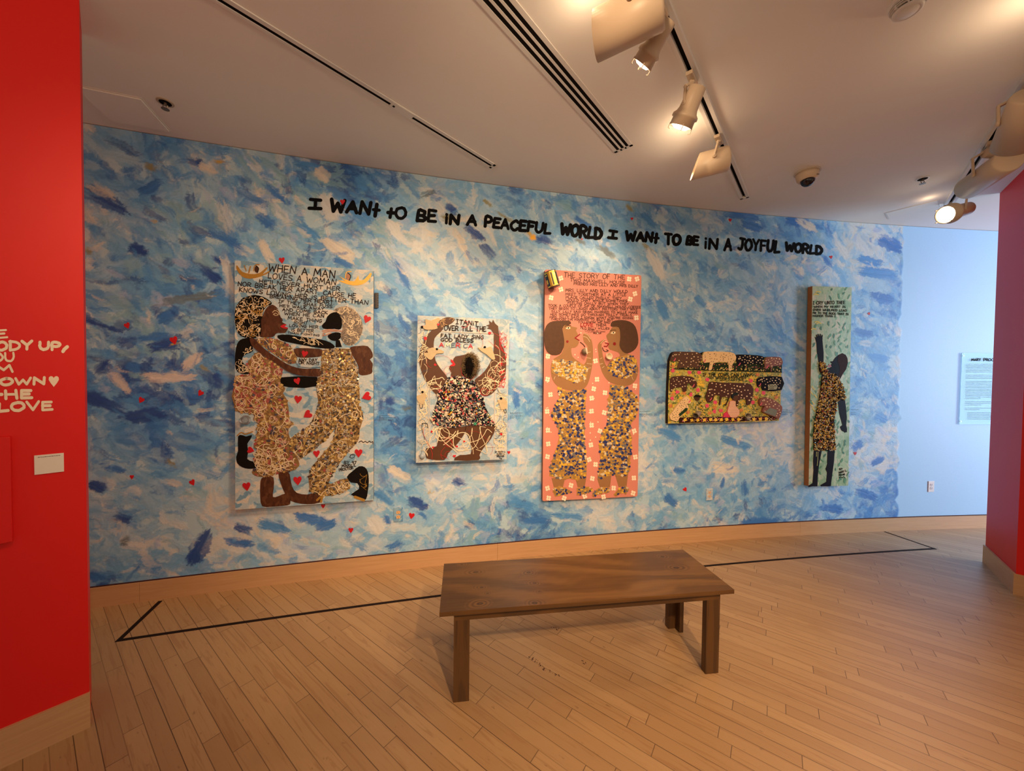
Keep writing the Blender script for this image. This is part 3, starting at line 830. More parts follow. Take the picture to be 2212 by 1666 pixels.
# woman: skin, hair, dress
WF = [(590,645),(650,690),(680,760),(690,800),(720,840),(712,870),(765,900),(725,925),(785,940),(770,985),(740,1010),(660,1010),(625,1025),(590,1060),(430,1062),(440,960),(435,850),(460,790),(490,720),(530,670)]
WA = [(300,1070),(350,1080),(420,1150),(520,1240),(640,1320),(760,1400),(900,1455),(1040,1470),(1205,1470),(1205,1562),(1060,1565),(920,1550),(780,1500),(640,1400),(500,1310),(400,1240),(320,1160)]
WA2 = [(860,1215),(960,1203),(1120,1208),(1225,1222),(1225,1302),(1120,1322),(960,1327),(890,1300)]
WH = [(1590,1190),(1700,1175),(1810,1178),(1870,1260),(1875,1320),(1840,1350),(1875,1400),(1870,1470),(1860,1530),(1740,1555),(1690,1520),(1690,1440),(1640,1340),(1590,1250)]
WL1 = [(430,1170),(500,1140),(580,1160),(582,1290),(572,1400),(640,1390),(720,1360),(780,1400),(785,1490),(700,1510),(560,1522),(440,1515),(415,1400),(415,1250)]
WL2 = [(640,1100),(760,1090),(790,1170),(810,1270),(870,1350),(1000,1370),(1130,1340),(1180,1400),(1150,1470),(1000,1490),(850,1470),(760,1420),(700,1310),(670,1230)]
mb = MB()
T.poly(mb, WF, .0012)
woman = B1.obj('painted_woman', mb, BRN, label='brown-skinned woman with red lips and shard dress')
for nm, cr, p_, d_ in (('arm', T, WA2, .0013), ('hand', T, WH, .0012), ('leg', Q, WL1, .0012), ('leg', Q, WL2, .0014)):
    mb = MB(); cr.poly(mb, p_, d_); B1.obj(nm, mb, BRN, woman)
mb = MB()
WD1 = [(340,1085),(480,1072),(640,1088),(760,1140),(820,1190),(870,1270),(905,1350),(880,1400),(800,1410),(700,1340),(560,1250),(450,1160)]
WD2 = [(330,1300),(400,1250),(520,1330),(660,1420),(720,1480),(705,1560),(690,1600),(690,1700),(100,1700),(105,1560),(290,1540),(300,1500),(250,1420)]
WD3 = [(95,0),(690,0),(695,120),(740,180),(770,330),(780,450),(830,480),(765,560),(780,660),(830,800),(890,950),(895,1020),(800,1080),(640,1100),(500,1150),(360,1140),(310,1090),(380,1030),(330,950),(370,830),(350,740),(370,620),(390,500),(330,430),(340,370),(200,355),(110,310)]
grout = pm((.26, .14, .05), .6, .1, .4, 90, name='ochre_grout')
T.poly(mb, WD1, .0015, 0, 1); T.poly(mb, WD2, .0014, 0, 1); Q.poly(mb, WD3, .0014, 0, 2)
DM = [grout, ROSE, BRONZE, SLATE, GOLD, pm((.52, .30, .22), .35, .1, .3, 50, name='peach_shard'), GLUE]
mosaic(mb, T, WD1, 28, 25, .002, 5, rr, [1, 3, 4, 4, 4])
mosaic(mb, T, WD2, 36, 33, .002, 6, rr, [2, 5, 4, 1, 4, 5])
mosaic(mb, Q, WD3, 36, 34, .002, 6, rr, [1, 3.5, 7, 3, 7, 2], .004, .4)
mosaic(mb, Q, [(95,0),(480,0),(560,200),(500,300),(330,370),(110,310)], 36, 34, .003, 6, rr, [1, 8, 2, 0, 2, 4])
squiggles(mb, T, WD2, 26, 230, 7, .0065, rr, 6); squiggles(mb, Q, WD3, 56, 240, 6.5, .0065, rr, 6)
squiggles(mb, Q, [(330,830),(780,800),(890,980),(640,1090),(420,1130),(330,1050)], 34, 180, 7.5, .007, rr, 6)
squiggles(mb, T, WD1, 8, 160, 8, .0055, rr, 6)
B1.obj('dress', mb, DM, woman, 'dress of rose and gold shards trailed with cream lines')
mb = MB(); T.poly(mb, WA, .0085); B1.obj('arm', mb, BRN, woman)
mb = MB()
HR = [(270,540),(360,520),(470,545),(560,600),(575,640),(500,680),(465,740),(455,800),(440,850),(445,960),(420,1055),(300,1078),(190,1050),(130,980),(105,850),(110,700),(160,610),(210,560)]
T.poly(mb, HR, .002)
BACK = [(200,1085),(290,1075),(310,1130),(340,1240),(250,1280),(205,1320),(200,1380),(250,1430),(300,1500),(280,1535),(180,1530),(120,1480),(105,1350),(120,1200),(150,1120)]
squiggles(mb, T, HR, 74, 150, 6.5, .004, rr, 1); squiggles(mb, T, HR, 26, 130, 7, .0045, rr, 2); squiggles(mb, T, HR, 34, 150, 10, .0042, rr, 0)
B1.obj('hair', mb, [BLK, GLUE, OCH], woman, 'black hair of looping cream and ochre curls')
mb = MB()
T.poly(mb, [(690,922),(735,898),(772,905),(742,926),(788,940),(760,954),(718,946)], .003)
B1.obj('lips', mb, REDH, woman)
mb = MB(); T.line(mb, [(590,745),(620,720),(660,740),(672,775)], 6, .003); T.line(mb, [(600,770),(630,755),(660,775),(632,785),(600,770)], 5, .003); T.line(mb, [(640,700),(672,730),(685,780)], 4, .003)
B1.obj('eye', mb, GLUE, woman)
# man
mb = MB()
MF = [(1290,800),(1340,755),(1400,740),(1450,760),(1480,850),(1475,940),(1440,965),(1380,955),(1300,960),(1240,950),(1222,910),(1270,860)]
T.poly(mb, MF, .0015); T.poly(mb, [(1330,1020),(1400,1000),(1460,1010),(1472,1050),(1440,1095),(1390,1112),(1330,1095),(1295,1050)], .0015); T.poly(mb, [(1400,1100),(1450,1100),(1480,1190),(1398,1195)], .0015, 0, 0)
T.poly(mb, [(650,1040),(800,1030),(1000,1065),(1200,1090),(1330,1130),(1392,1188),(1330,1212),(1180,1200),(980,1165),(800,1130),(690,1100)], .0018)
T.poly(mb, BACK, .0018)
T.poly(mb, [(690,1580),(900,1565),(1165,1575),(1170,1690),(1000,1716),(800,1706),(690,1684)], .0018, 0, 1)
Q.poly(mb, [(140,650),(190,632),(240,650),(312,630),(290,690),(255,740),(265,840),(255,930),(320,960),(372,990),(360,1040),(270,1050),(190,1030),(130,980),(118,900),(140,830)], .0018)
Q.poly(mb, [(1490,1150),(1560,1080),(1640,1020),(1710,1030),(1750,1090),(1762,1200),(1750,1330),(1725,1432),(1650,1410),(1540,1370),(1640,1300),(1620,1230),(1540,1220)], .0018)
squiggles(mb, T, BACK, 14, 150, 6, .003, rr, 1); squiggles(mb, T, [(800,1040),(1200,1095),(1370,1190),(1000,1160)], 9, 220, 5, .003, rr, 1, .1)
squiggles(mb, Q, [(1600,1060),(1740,1090),(1740,1330),(1640,1240)], 6, 150, 5, .003, rr, 2, .3)
man = B1.obj('painted_man', mb, [BLK, GLUE, OCH], label='black-painted man reaching round the woman')
mb = MB()
SK = [(1370,720),(1440,680),(1530,665),(1620,700),(1690,760),(1735,850),(1750,950),(1720,1050),(1680,1120),(1600,1170),(1530,1160),(1480,1100),(1460,1040),(1490,960),(1480,850),(1440,760)]
tan = pm((.34, .25, .18), .5, 0, .3, 60, name='tan_scribble'); grey = pm((.16, .13, .11), .5, 0, .3, 60, name='grey_scribble')
T.poly(mb, SK, .001); squiggles(mb, T, SK, 80, 140, 7, .003, rr, 1); squiggles(mb, T, SK, 46, 130, 6, .0032, rr, 2); squiggles(mb, T, SK, 24, 120, 8, .0034, rr, 3)
T.line(mb, [(1560,790),(1600,770),(1635,790)], 6, .0045, 1); T.line(mb, [(1590,830),(1620,815)], 14, .0045, 1)
T.line(mb, [(1232,985),(1300,968),(1390,972),(1490,990)], 18, .003, 4); T.line(mb, [(1240,1040),(1250,1005),(1330,985),(1420,985)], 16, .003, 4); T.line(mb, [(1235,1045),(1290,1030),(1340,1010)], 14, .003, 4)
B1.obj('hair', mb, [pm((.42, .33, .25), .6, 0, .2, 40, name='pale_tan'), grey, tan, GLUE, pm((.50, .27, .20), .5, 0, .2, 50, name='pale_pink')], man, 'grey scribbled head and beard')
mb = MB()
MS1 = [(1225,1230),(1400,1205),(1590,1215),(1620,1320),(1680,1440),(1692,1600),(1690,1700),(1160,1700),(1170,1600),(1200,1480),(1220,1300)]
MS2 = [(1115,0),(1640,0),(1650,150),(1640,260),(1690,360),(1690,440),(1650,560),(1640,680),(1560,780),(1480,880),(1400,980),(1310,1120),(1260,1220),(1290,1240),(1420,1180),(1500,1170),(1530,1240),(1520,1300),(1400,1360),(1250,1390),(1100,1370),(1030,1330),(1010,1150),(1050,1030),(1180,880),(1290,750),(1340,620),(1340,560),(1240,680),(1100,800),(900,940),(880,900),(800,800),(760,700),(900,590),(1030,510),(1100,360),(1140,250),(1120,120)]
T.poly(mb, MS1, .0014, 0, 1); Q.poly(mb, MS2, .0014, 0, 1)
SM = [grout, GOLD, BRONZE, DARKG, MIRR, SLATE, ROSE, GLUE]
mosaic(mb, T, MS1, 25, 22, .003, 7, rr, [1, 9, 5, 4.5, 4, 2, .5], .004, .5); mosaic(mb, Q, MS2, 29, 26, .003, 7, rr, [1, 9, 6, 6, 3, 1.8, .5], .004, .5)
squiggles(mb, T, MS1, 16, 200, 6, .0066, rr, 7, .4); squiggles(mb, Q, MS2, 44, 230, 7, .0066, rr, 7, .5); squiggles(mb, Q, MS2, 60, 120, 4.5, .009, rr, 4, .3); squiggles(mb, T, MS1, 40, 100, 4, .009, rr, 4, .3); squiggles(mb, Q, MS2, 40, 130, 4, .009, rr, 1, .3)
B1.obj('suit', mb, SM, man, 'suit of gold and bronze shards')
mb = MB(); T.poly(mb, LBOX, .0086, 0, 0); B1.obj('sky_patch', mb, bgd)
mb = MB(); T.text(mb, "ANY DAY", 930, 1374, 1165, 1374, 36, 9, .0095); T.text(mb, "OR NiGHT", 930, 1405, 1190, 1424, 36, 9, .0095)
Q.text(mb, "BY 97", 1455, 990, 1605, 990, 36, 8); Q.text(mb, "MARY L", 1430, 1030, 1600, 1018, 30, 8); Q.text(mb, "PROCTOR", 1395, 1082, 1570, 1052, 32, 8)
Q.line(mb, [(1575,880),(1545,878),(1530,900),(1550,918),(1580,905),(1588,880),(1568,868),(1535,880),(1525,910)], 6, .002)
Q.line(mb, [(1640,720),(1670,705),(1690,722),(1720,712),(1745,725),(1770,708),(1790,722),(1810,712),(1812,742)], 9, .002)
B1.obj('lettering', mb, INK, label='black signature and small words')
for i, (cr, hx, hy, hs, ro) in enumerate([(T,1800,835,98,-.4),(T,1000,1280,84,-.2),(T,908,1630,86,.3),(Q,885,192,96,-.1),(Q,1000,380,104,-1.0),(Q,1730,155,108,-1.2),(Q,1115,866,84,.1),(Q,1635,858,100,0),(Q,300,820,82,1.3),(Q,880,1200,106,.1),(Q,248,1272,102,.15)]):
    mb = MB(); cr.poly(mb, heart(hx, hy, hs, ro), .004 if i else .003, 0, 0)
    B1.obj('heart', mb, REDH)
for nm, pts, hd, hr, mc in [('painted_angel', [(125,140),(150,160),(200,222),(300,250),(420,240),(510,165),(522,182),(460,255),(545,212),(552,228),(430,285),(300,312),(200,285),(130,200)], (385,190), (26,44), OCH),
                            ('painted_angel', [(1435,275),(1530,322),(1640,345),(1690,270),(1700,330),(1770,318),(1840,240),(1862,250),(1830,320),(1740,385),(1620,397),(1500,365),(1430,330),(1520,340)], (1563,285), (28,48), pm((.78, .44, .06), .45, .1, .2, 50, name='bright_gold_paint'))]:
    mb = MB(); T.poly(mb, pts, .002, 0, 2)
    T.line(mb, [(hd[0] - hr[0] * 1.4, hd[1] + 20), (hd[0] - hr[0], hd[1] - hr[1]), (hd[0] + 10, hd[1] - hr[1] * 1.4), (hd[0] + hr[0] * 1.3, hd[1] - hr[1] * 1.3)], 12, .0025)
    if hd[0] < 900: T.line(mb, [(225,145),(250,205)], 13, .0024); T.line(mb, [(305,155),(285,235)], 16, .0024)
    T.poly(mb, [(hd[0] + hr[0] * math.cos(a), hd[1] + hr[1] * math.sin(a)) for a in [i * .5236 for i in range(12)]], .003, 1, 0)
    T.line(mb, [(hd[0] - 8, hd[1] - hr[1]), (hd[0] + hr[0], hd[1] - 10), (hd[0] + 12, hd[1] + hr[1])], 10, .0035, 2)
    B1.obj(nm, mb, [mc, CHOC if hd[0] < 900 else pm((.42, .20, .12), .5, 0, .2, 40, name='light_brown_paint'), BLK])
mb = MB()
Q.line(mb, [(1120,1440),(1180,1390),(1170,1460)], 26, .002); Q.line(mb, [(1590,1400),(1700,1440)], 34, .002); Q.line(mb, [(130,640),(180,600),(230,620),(320,590)], 14, .0016)
B1.obj('gold_smears', mb, OCH)
# glass door knob still on the panel
u, v = Q.uv(236, 445)
Mk = axis_matrix(B1.put(u, v, 0), (0, -1, 0))
mb = MB(); mb.lathe([(.034, 0), (.034, .003), (.028, .006), (.016, .008), (.013, .018), (.021, .024), (.027, .033), (.026, .042), (.016, .047), (.004, .048)], Mk, 28)
gm, gn, gb = nt('clear_glass'); gb.inputs['Base Color'].default_value = (.75, .80, .86, 1); gb.inputs['Transmission Weight'].default_value = .85; setb(gb, .08)
B1.obj('door_knob', mb, gm, smooth=True, label='clear glass knob')
# hinge on the right edge
mb = MB()
h0 = T.uv(1893, 480); h1 = T.uv(1945, 680)
mb.hexa([B1.put(h0[0], h1[1], -.03), B1.put(h1[0], h1[1], -.03), B1.put(h1[0], h1[1], -.027), B1.put(h0[0], h1[1], -.027), B1.put(h0[0], h0[1], -.03), B1.put(h1[0], h0[1], -.03), B1.put(h1[0], h0[1], -.027), B1.put(h0[0], h0[1], -.027)])
for k in range(3):
    z0 = h1[1] + (h0[1] - h1[1]) * (k * .34); mb.lathe([(.0035, 0), (.0035, (h0[1] - h1[1]) * .28)], Matrix.Translation(B1.put(h0[0] + .003, z0, -.022)), 10)
for k in range(6):
    mb.lathe([(.0018, 0), (.001, .001)], axis_matrix(B1.put(h1[0] - (.003 if k % 2 else .0065), h1[1] + (h0[1] - h1[1]) * (k + .5) / 6, -.027), (0, -1, 0)), 8, 1)
B1.obj('hinge', mb, [pm((.03, .025, .025), .4, .6, .2, 50, name='dark_hinge_metal'), MIRR], label='dark metal hinge')

# ------------------------------------------------------------------ 2: the singing woman
c2 = [(902, 681.6), (1100.7, 690.4), (1094.4, 992.6), (898.5, 1000)]
B2 = Board(c2, .085, 'painting', 'door panel picture of a kneeling woman singing in a dress of crumpled fabric', 'painting')
bg2 = dabs('pale_blue_and_cream_paint', [(.27, .37, .45), (.38, .46, .51), (.48, .49, .49), (.33, .42, .49), (.55, .52, .47)], (22, 22, 30), 1.2, .5, .4)
board_slab(B2, c2, .03, [bg2, pm((.45, .36, .27), .6, 0, .2, 20, name='cream_panel_edge')])
S = Crop(B2, 880, 670, 4.758)
rr = random.Random(5)
# spacer the panel hangs on
mb = MB(); ua, va = B2.uv(925, 730); ub, vb = B2.uv(1075, 960)
mb.hexa([B2.put(ua, vb, -.08), B2.put(ub, vb, -.08), B2.put(ub, vb, -.03), B2.put(ua, vb, -.03), B2.put(ua, va, -.08), B2.put(ub, va, -.08), B2.put(ub, va, -.03), B2.put(ua, va, -.03)])
B2.obj('hanging_block', mb, WOODEDGE)
mb = MB()
for P_, w in [([(248,216),(915,244)], 9), ([(903,240),(895,1370)], 9), ([(240,222),(222,1420)], 8), ([(222,1418),(905,1405)], 8), ([(222,230),(205,1425)], 5)]:
    (xa, ya), (xb, yb) = P_; l = math.hypot(xb - xa, yb - ya); nx_, ny_ = -(yb - ya) / l * w / 2, (xb - xa) / l * w / 2
    S.poly(mb, [(xa + nx_, ya + ny_), (xb + nx_, yb + ny_), (xb - nx_, yb - ny_), (xa - nx_, ya - ny_)], .004, 0, 0)
mld = B2.obj('moulding', mb, pm((.52, .47, .42), .5, 0, .15, 20, name='greyed_cream_moulding'))
LA = [(225,235),(200,260),(160,330),(130,430),(118,520),(150,640),(190,730),(260,830),(330,880),(400,800),(420,720),(390,660),(340,600),(290,520),(280,450),(270,380),(280,290),(330,235),(370,190),(330,150),(270,190)]
LH = [(330,110),(400,75),(460,80),(490,98),(450,140),(400,160),(350,185),(330,150)]
RA_ = [(890,245),(940,235),(950,320),(990,400),(1010,500),(1012,620),(980,720),(900,830),(830,880),(760,870),(720,790),(690,720),(740,680),(800,620),(850,540),(880,460),(890,350)]
RH = [(840,110),(868,132),(880,100),(902,140),(932,165),(938,240),(890,248),(862,200),(818,186),(842,172),(812,158),(845,148)]
FC = [(490,480),(540,470),(600,455),(650,450),(640,560),(600,620),(560,690),(480,700),(445,670),(452,640),(428,600),(450,560),(488,560),(470,520)]
L1_ = [(330,1190),(560,1200),(605,1190),(590,1260),(540,1340),(480,1410),(420,1470),(380,1540),(220,1530),(190,1500),(195,1420),(300,1400),(320,1280)]
L2_ = [(600,1190),(900,1180),(900,1230),(860,1320),(780,1420),(740,1490),(732,1540),(480,1542),(540,1490),(650,1480),(652,1380),(620,1290)]
mb = MB()
for p in (LA, RA_, FC, L1_, L2_): S.poly(mb, p, .0048)
SKIN2 = pm((.085, .032, .013), .45, 0, .15, 14, .1, name='warm_brown_paint')
wom = B2.obj('painted_woman', mb, SKIN2, label='brown kneeling woman with raised arms')
mb = MB(); S.poly(mb, LH, .0052); S.poly(mb, RH, .0052, 0, 0)
squiggles(mb, S, LH, 6, 110, 7, .006, rr, 1, .2)
B2.obj('hands', mb, [SKIN2, pm((.36, .22, .10), .5, 0, .2, 40, name='tan_paint')], wom)
mb = MB(); S.poly(mb, [(448,505),(470,520),(494,560),(482,576),(430,577),(468,552),(446,530)], .006, 0, 0); B2.obj('lips', mb, REDH, wom)
# afro of real curls
mb = MB(); fuzz = [BLK, pm((.20, .13, .06), .7, 0, .4, 80, name='tan_hair')]
for k in range(560):
    a = rr.random() * 6.283; r_ = math.sqrt(rr.random()); x = 652 + 90 * r_ * math.cos(a); y = 572 + 134 * r_ * math.sin(a)
    hgt = .004 + .028 * math.sqrt(max(0, 1 - r_ * r_)) * rr.random()
    P = []
    b0 = rr.random() * 6.28
    for i in range(5):
        b = b0 + i * 1.1; P.append(S.pput(x + 13 * math.cos(b), y + 13 * math.sin(b), hgt + .002 * i))
    core = ((x - 632) / 46) ** 2 + ((y - 585) / 110) ** 2 < 1
    mb.tube(P, .0009, 4, 0 if core or rr.random() < .22 else 1)
S.poly(mb, [(600,460),(650,450),(700,480),(725,560),(705,660),(650,705),(590,690),(560,650),(580,560)], .0055)
B2.obj('hair', mb, fuzz, wom, 'frizzy dark hair')
# dress of crumpled scraps
DP = [(420,690),(500,680),(620,705),(700,740),(740,850),(790,930),(800,1000),(860,1100),(905,1190),(800,1190),(600,1180),(450,1215),(350,1195),(240,1150),(270,1030),(310,930),(310,860),(380,760)]
scr = [pm(c, .8, 0, .35, 60, name='scrap') for c in [(.62, .50, .36), (.45, .055, .06), (.015, .014, .016), (.06, .065, .09), (.55, .20, .18), (.70, .62, .50), (.22, .30, .20), (.05, .30, .17), (.70, .36, .04), (.12, .10, .13), (.40, .34, .28), (.66, .10, .13)]]
mb = MB()
ico = bmesh.new(); bmesh.ops.create_icosphere(ico, subdivisions=1, radius=1.0)
IV = [v.co.copy() for v in ico.verts]; IF = [tuple(v.index for v in f.verts) for f in ico.faces]; ico.free()
def lump(mb, B, u, v, d, r, mi, rr, flat=.6):
    vs_ = []
    ea, eb, th = rr.uniform(.55, 1.35), rr.uniform(.45, 1.0), rr.random() * 3.14
    for p in IV:
        k = r * (.45 + 1.0 * rr.random()); px_, pz_ = p.x * ea, p.z * eb
        vs_.append(B.put(u + (px_ * math.cos(th) - pz_ * math.sin(th)) * k, v + (px_ * math.sin(th) + pz_ * math.cos(th)) * k, d + p.y * k * flat))
    mb.add(vs_, IF, mi)
S.poly(mb, DP, .006, 2, 1)
for x, y in scatter(rr, DP, 17):
    u, v = S.uv(x, y); lump(mb, B2, u, v, .009 + .006 * rr.random(), rr.choice((.006, .009, .012)) * rr.uniform(.8, 1.2), rr.choices(range(12), [8, 1.8, 6, 5, 3, 5, 1.4, .6, .9, 4, 7, .9])[0], rr)
dr = B2.obj('dress', mb, scr, wom, 'dress of bunched multicoloured fabric scraps')
# strings
mb = MB()
everywhere = [(110,90),(1035,110),(1010,1520),(100,1545)]
side = [(110,180),(230,180),(220,1500),(100,1540)]; side2 = [(900,800),(1030,800),(1005,1500),(880,1500)]; low = [(220,1190),(880,1190),(860,1480),(230,1500)]
squiggles(mb, S, side, 24, 420, 5, .0055, rr, 0); squiggles(mb, S, side2, 20, 360, 5, .0055, rr, 0); squiggles(mb, S, low, 13, 520, 6, .007, rr, 0, .6)
squiggles(mb, S, [(130,620),(400,700),(390,850),(250,860)], 6, 300, 6, .006, rr, 0); squiggles(mb, S, RA_, 14, 320, 4, .006, rr, 0)
squiggles(mb, S, everywhere, 26, 260, 2.5, .0085, rr, 1); squiggles(mb, S, side, 8, 200, 3, .006, rr, 2); squiggles(mb, S, side2, 7, 200, 3, .006, rr, 2)
squiggles(mb, S, [(940,200),(1030,210),(1010,800),(930,800)], 10, 260, 4, .006, rr, 1)
B2.obj('strings', mb, [GLUE, REDH, pm((.05, .06, .09), .5, 0, .2, 50, name='slate_string')], None, 'looping cream, red and slate strings')
mb = MB()
for x, y, s_ in [(155,170,14),(320,148,16),(185,292,22),(285,562,16),(850,237,18),(998,375,12),(955,552,20),(968,640,26),(1010,488,10),(505,1400,14),(420,1010,30),(960,1275,14),(585,1350,14),(250,1250,16),(265,1410,12),(485,1500,16)]:
    S.poly(mb, [(x + s_ * rr.uniform(.5, 1.3) * math.cos(i * .785), y + s_ * rr.uniform(.4, 1.1) * math.sin(i * .785)) for i in range(8)], .0062, 0, 2)
B2.obj('red_splashes', mb, REDH)
# knitted birds
knit, kn, kb = nt('knitted_cream')
wv = N(kn, 'ShaderNodeTexWave'); wv.inputs['Scale'].default_value = 90; wv.bands_direction = 'Z'; L(kn, objco(kn), wv.inputs['Vector'])
L(kn, mixc(kn, wv.outputs['Fac'], (.40, .27, .13), (.82, .66, .42)), kb.inputs['Base Color']); setb(kb, .8); bump(kn, kb, wv.outputs['Fac'], .6, .003)
for pts, eye in [([(185,95),(240,110),(310,85),(340,100),(300,150),(310,190),(240,205),(180,200),(160,170),(190,150)], (150,175)), ([(200,410),(260,385),(320,400),(375,425),(360,445),(300,450),(260,500),(230,512),(180,470),(170,440),(215,440)], (303,403)),
                 ([(725,385),(790,395),(850,375),(870,395),(880,430),(900,500),(870,510),(810,455),(760,425)], (795,382)), ([(98,880),(140,870),(150,850),(180,855),(200,880),(180,920),(170,965),(130,960),(100,920)], (156,843)), ([(925,920),(960,925),(985,890),(1000,920),(1022,940),(1018,1010),(960,1020),(945,970)], (962,908))]:
    mb = MB(); S.poly(mb, pts, .011, 0, 2); S.poly(mb, [(eye[0] + 13 * math.cos(i), eye[1] + 13 * math.sin(i)) for i in range(6)], .0118, 1, 0)
    B2.obj('knitted_bird', mb, [knit, BLK])
mb = MB()
for p in ([(127,970),(132,1005),(150,1005),(158,972)], [(985,1022),(1000,1055),(1014,1050),(1010,1018)]): S.line(mb, p, 6, .008, 0)
S.line(mb, [(155,1162),(150,1220),(170,1290),(180,1330)], 6, .0075, 0); S.line(mb, [(150,1165),(200,1165),(210,1210)], 7, .0075, 0)
B2.obj('cord_loops', mb, pm((.03, .03, .035), .6, 0, .2, 40, name='dark_cord'))
mb = MB()
S.text(mb, "ITANiT", 500, 142, 725, 160, 44, 7, .006); S.text(mb, "OVER TiLL THE", 380, 208, 806, 220, 50, 8, .006); S.text(mb, "FAT LADY SiNG", 345, 280, 782, 300, 38, 7, .006); S.text(mb, "GOD BLESS", 345, 320, 676, 334, 36, 7, .006)
S.text(mb, "AMERiCA", 330, 376, 672, 392, 42, 8, .006, mis=[1, 2, 3, 1, 2, 3, 1])
S.text(mb, "BY MARY L", 900, 1465, 1005, 1462, 16, 3.2, .006); S.text(mb, "MARY L", 918, 1488, 1000, 1484, 16, 3.2, .006); S.text(mb, "PROCTOR", 918, 1510, 990, 1508, 16, 3.2, .006); S.text(mb, "96", 945, 1530, 972, 1530, 15, 3.2, .006)
B2.obj('lettering', mb, [INK, REDH, pm((.80, .70, .52), .5, 0, .1, 40, name='white_letter'), pm((.12, .17, .22), .5, 0, .1, 40, name='slate_letter')], None, 'dark, red and cream hand-painted words')
u, v = S.uv(152, 1505); mb = MB(); mb.lathe([(.02, 0), (.021, .006), (.018, .016), (.010, .021), (.002, .022)], axis_matrix(B2.put(u, v, 0), (0, -1, 0)), 24)
B2.obj('knob', mb, pm((.30, .34, .38), .4, 0, .2, 30, name='painted_knob'), smooth=True, label='small blue-grey painted knob')

# ------------------------------------------------------------------ 3: two friends on pink
c3 = [(1177.5, 582.2), (1385.5, 595), (1377.2, 1072.7), (1171.7, 1082.8)]
B3 = Board(c3, .05, 'painting', 'tall pink panel of two women facing each other in blue and yellow mosaic skirts', 'painting')
pink = pm((.63, .225, .165), .5, 0, .06, 8, .05, name='pink_paint')
def rounded(c, r):
    out = []
    for i in range(4):
        p = Vector(c[i]); a = Vector(c[i - 1]); b = Vector(c[(i + 1) % 4])
        ea = (a - p).normalized() * r; eb = (b - p).normalized() * r
        for k in range(5):
            t = k / 4; out.append(tuple(p + ea * (1 - t) ** 2 + eb * t ** 2))
    return out
board_slab(B3, rounded(c3, 4), .04, [pink, pm((.25, .085, .045), .6, 0, .3, 20, name='brown_panel_edge')])
T = Crop(B3, 1160, 570, 6.408); Q = Crop(B3, 1160, 830, 6.408)
rr = random.Random(33)
mb = MB()
for s, x0, y0, x1, y1, h, w in [("THE STORY OF THE",372,186,1215,218,72,12),("TWO MAXWELL HOUSE",460,244,1215,282,46,10),("FRiENDS MRS LiLLY AND MRS DiLLY",510,292,1395,330,40,9),("MRS. LiLLY AND DiLLY WOULD",395,386,1250,403,44,9),
    ("MEET TOGETHER AT A LiTTLE",395,438,1230,448,40,9),("PLACE CALLED PHILLY. THEY",400,480,1170,493,36,9),("WOULD CHAT WHiLE SOMETiMES",400,520,1246,530,35,9),("FEELiNG CHiLLY BUT WHEN THEY",425,558,1270,571,34,8.5),
    ("TOOK A COUPLE OF SiP OF MAXWELL HOUSE COFFEE",155,592,1435,618,36,8.5),("THEY BEGiN TO LAUGH ABOUT MATTERS THAT WAS",165,634,1385,646,36,8.5),("SiLLY. LiLLY SAiD BEiNG MARRiED TO WiLLE MAKE",200,674,1390,690,33,8.5),
    ("HER SOMETiMES GO THROUGH TRiLLY TRiALS.",185,716,1320,726,34,8.5),("MRS. DiLLY SAiD I KNOW WHAT YOU'RE GOiNG",175,752,1325,766,32,8.5),("THROUGH I'M MARRiED TO BiLLY BUT",190,784,1055,791,30,8),
    ("YOU KNOW WE SHO",570,822,1010,826,32,8.5),("THEM",812,868,955,868,38,9),("OLD BiLLY WiLLiES",605,906,1000,909,30,8)]:
    T.text(mb, s, x0, y0, x1, y1, h * .88, w * .74, .0018)
T.text(mb, "LOVE", 602, 868, 775, 868, 46, 10, .0018, 1)
T.text(mb, "MARY L", 705, 926, 840, 928, 16, 4, .0018); T.text(mb, "PROCTOR", 778, 972, 888, 972, 20, 4.5, .0018)
T.line(mb, [(680,938),(662,925),(680,908),(698,925),(680,938)], 4, .0018)
for yy in (932, 950):
    x = 700; P = []
    while x < 945: P.append((x, yy + rr.uniform(-7, 7))); x += 9
    T.line(mb, P, 3.5, .0019, 0, 1)
B3.obj('lettering', mb, [pm((.085, .025, .014), .5, 0, .2, 50, name='brown_letter'), pm((.30, .01, .012), .5, 0, .2, 50, name='dark_red_letter')], None, 'brown hand-painted story')
TAN = pm((.30, .145, .055), .5, 0, .08, 14, name='tan_skin_paint')
HAIR3 = pm((.080, .032, .012), .6, 0, .25, 30, .2, name='brown_hair_paint')
navy = pm((.020, .030, .13), .35, 0, .3, 60, name='navy_shard'); ylw = pm((.66, .40, .05), .4, 0, .25, 60, name='yellow_shard'); ivory = pm((.62, .50, .33), .4, 0, .25, 60, name='ivory_shard'); och3 = pm((.34, .19, .05), .5, 0, .3, 60, name='ochre_shard'); greyb = pm((.15, .14, .14), .4, 0, .3, 60, name='grey_shard')
TIN = [pm((.44, .23, .05), .6, 0, .3, 80, name='ochre_bed'), navy, ylw, ivory, och3, greyb]
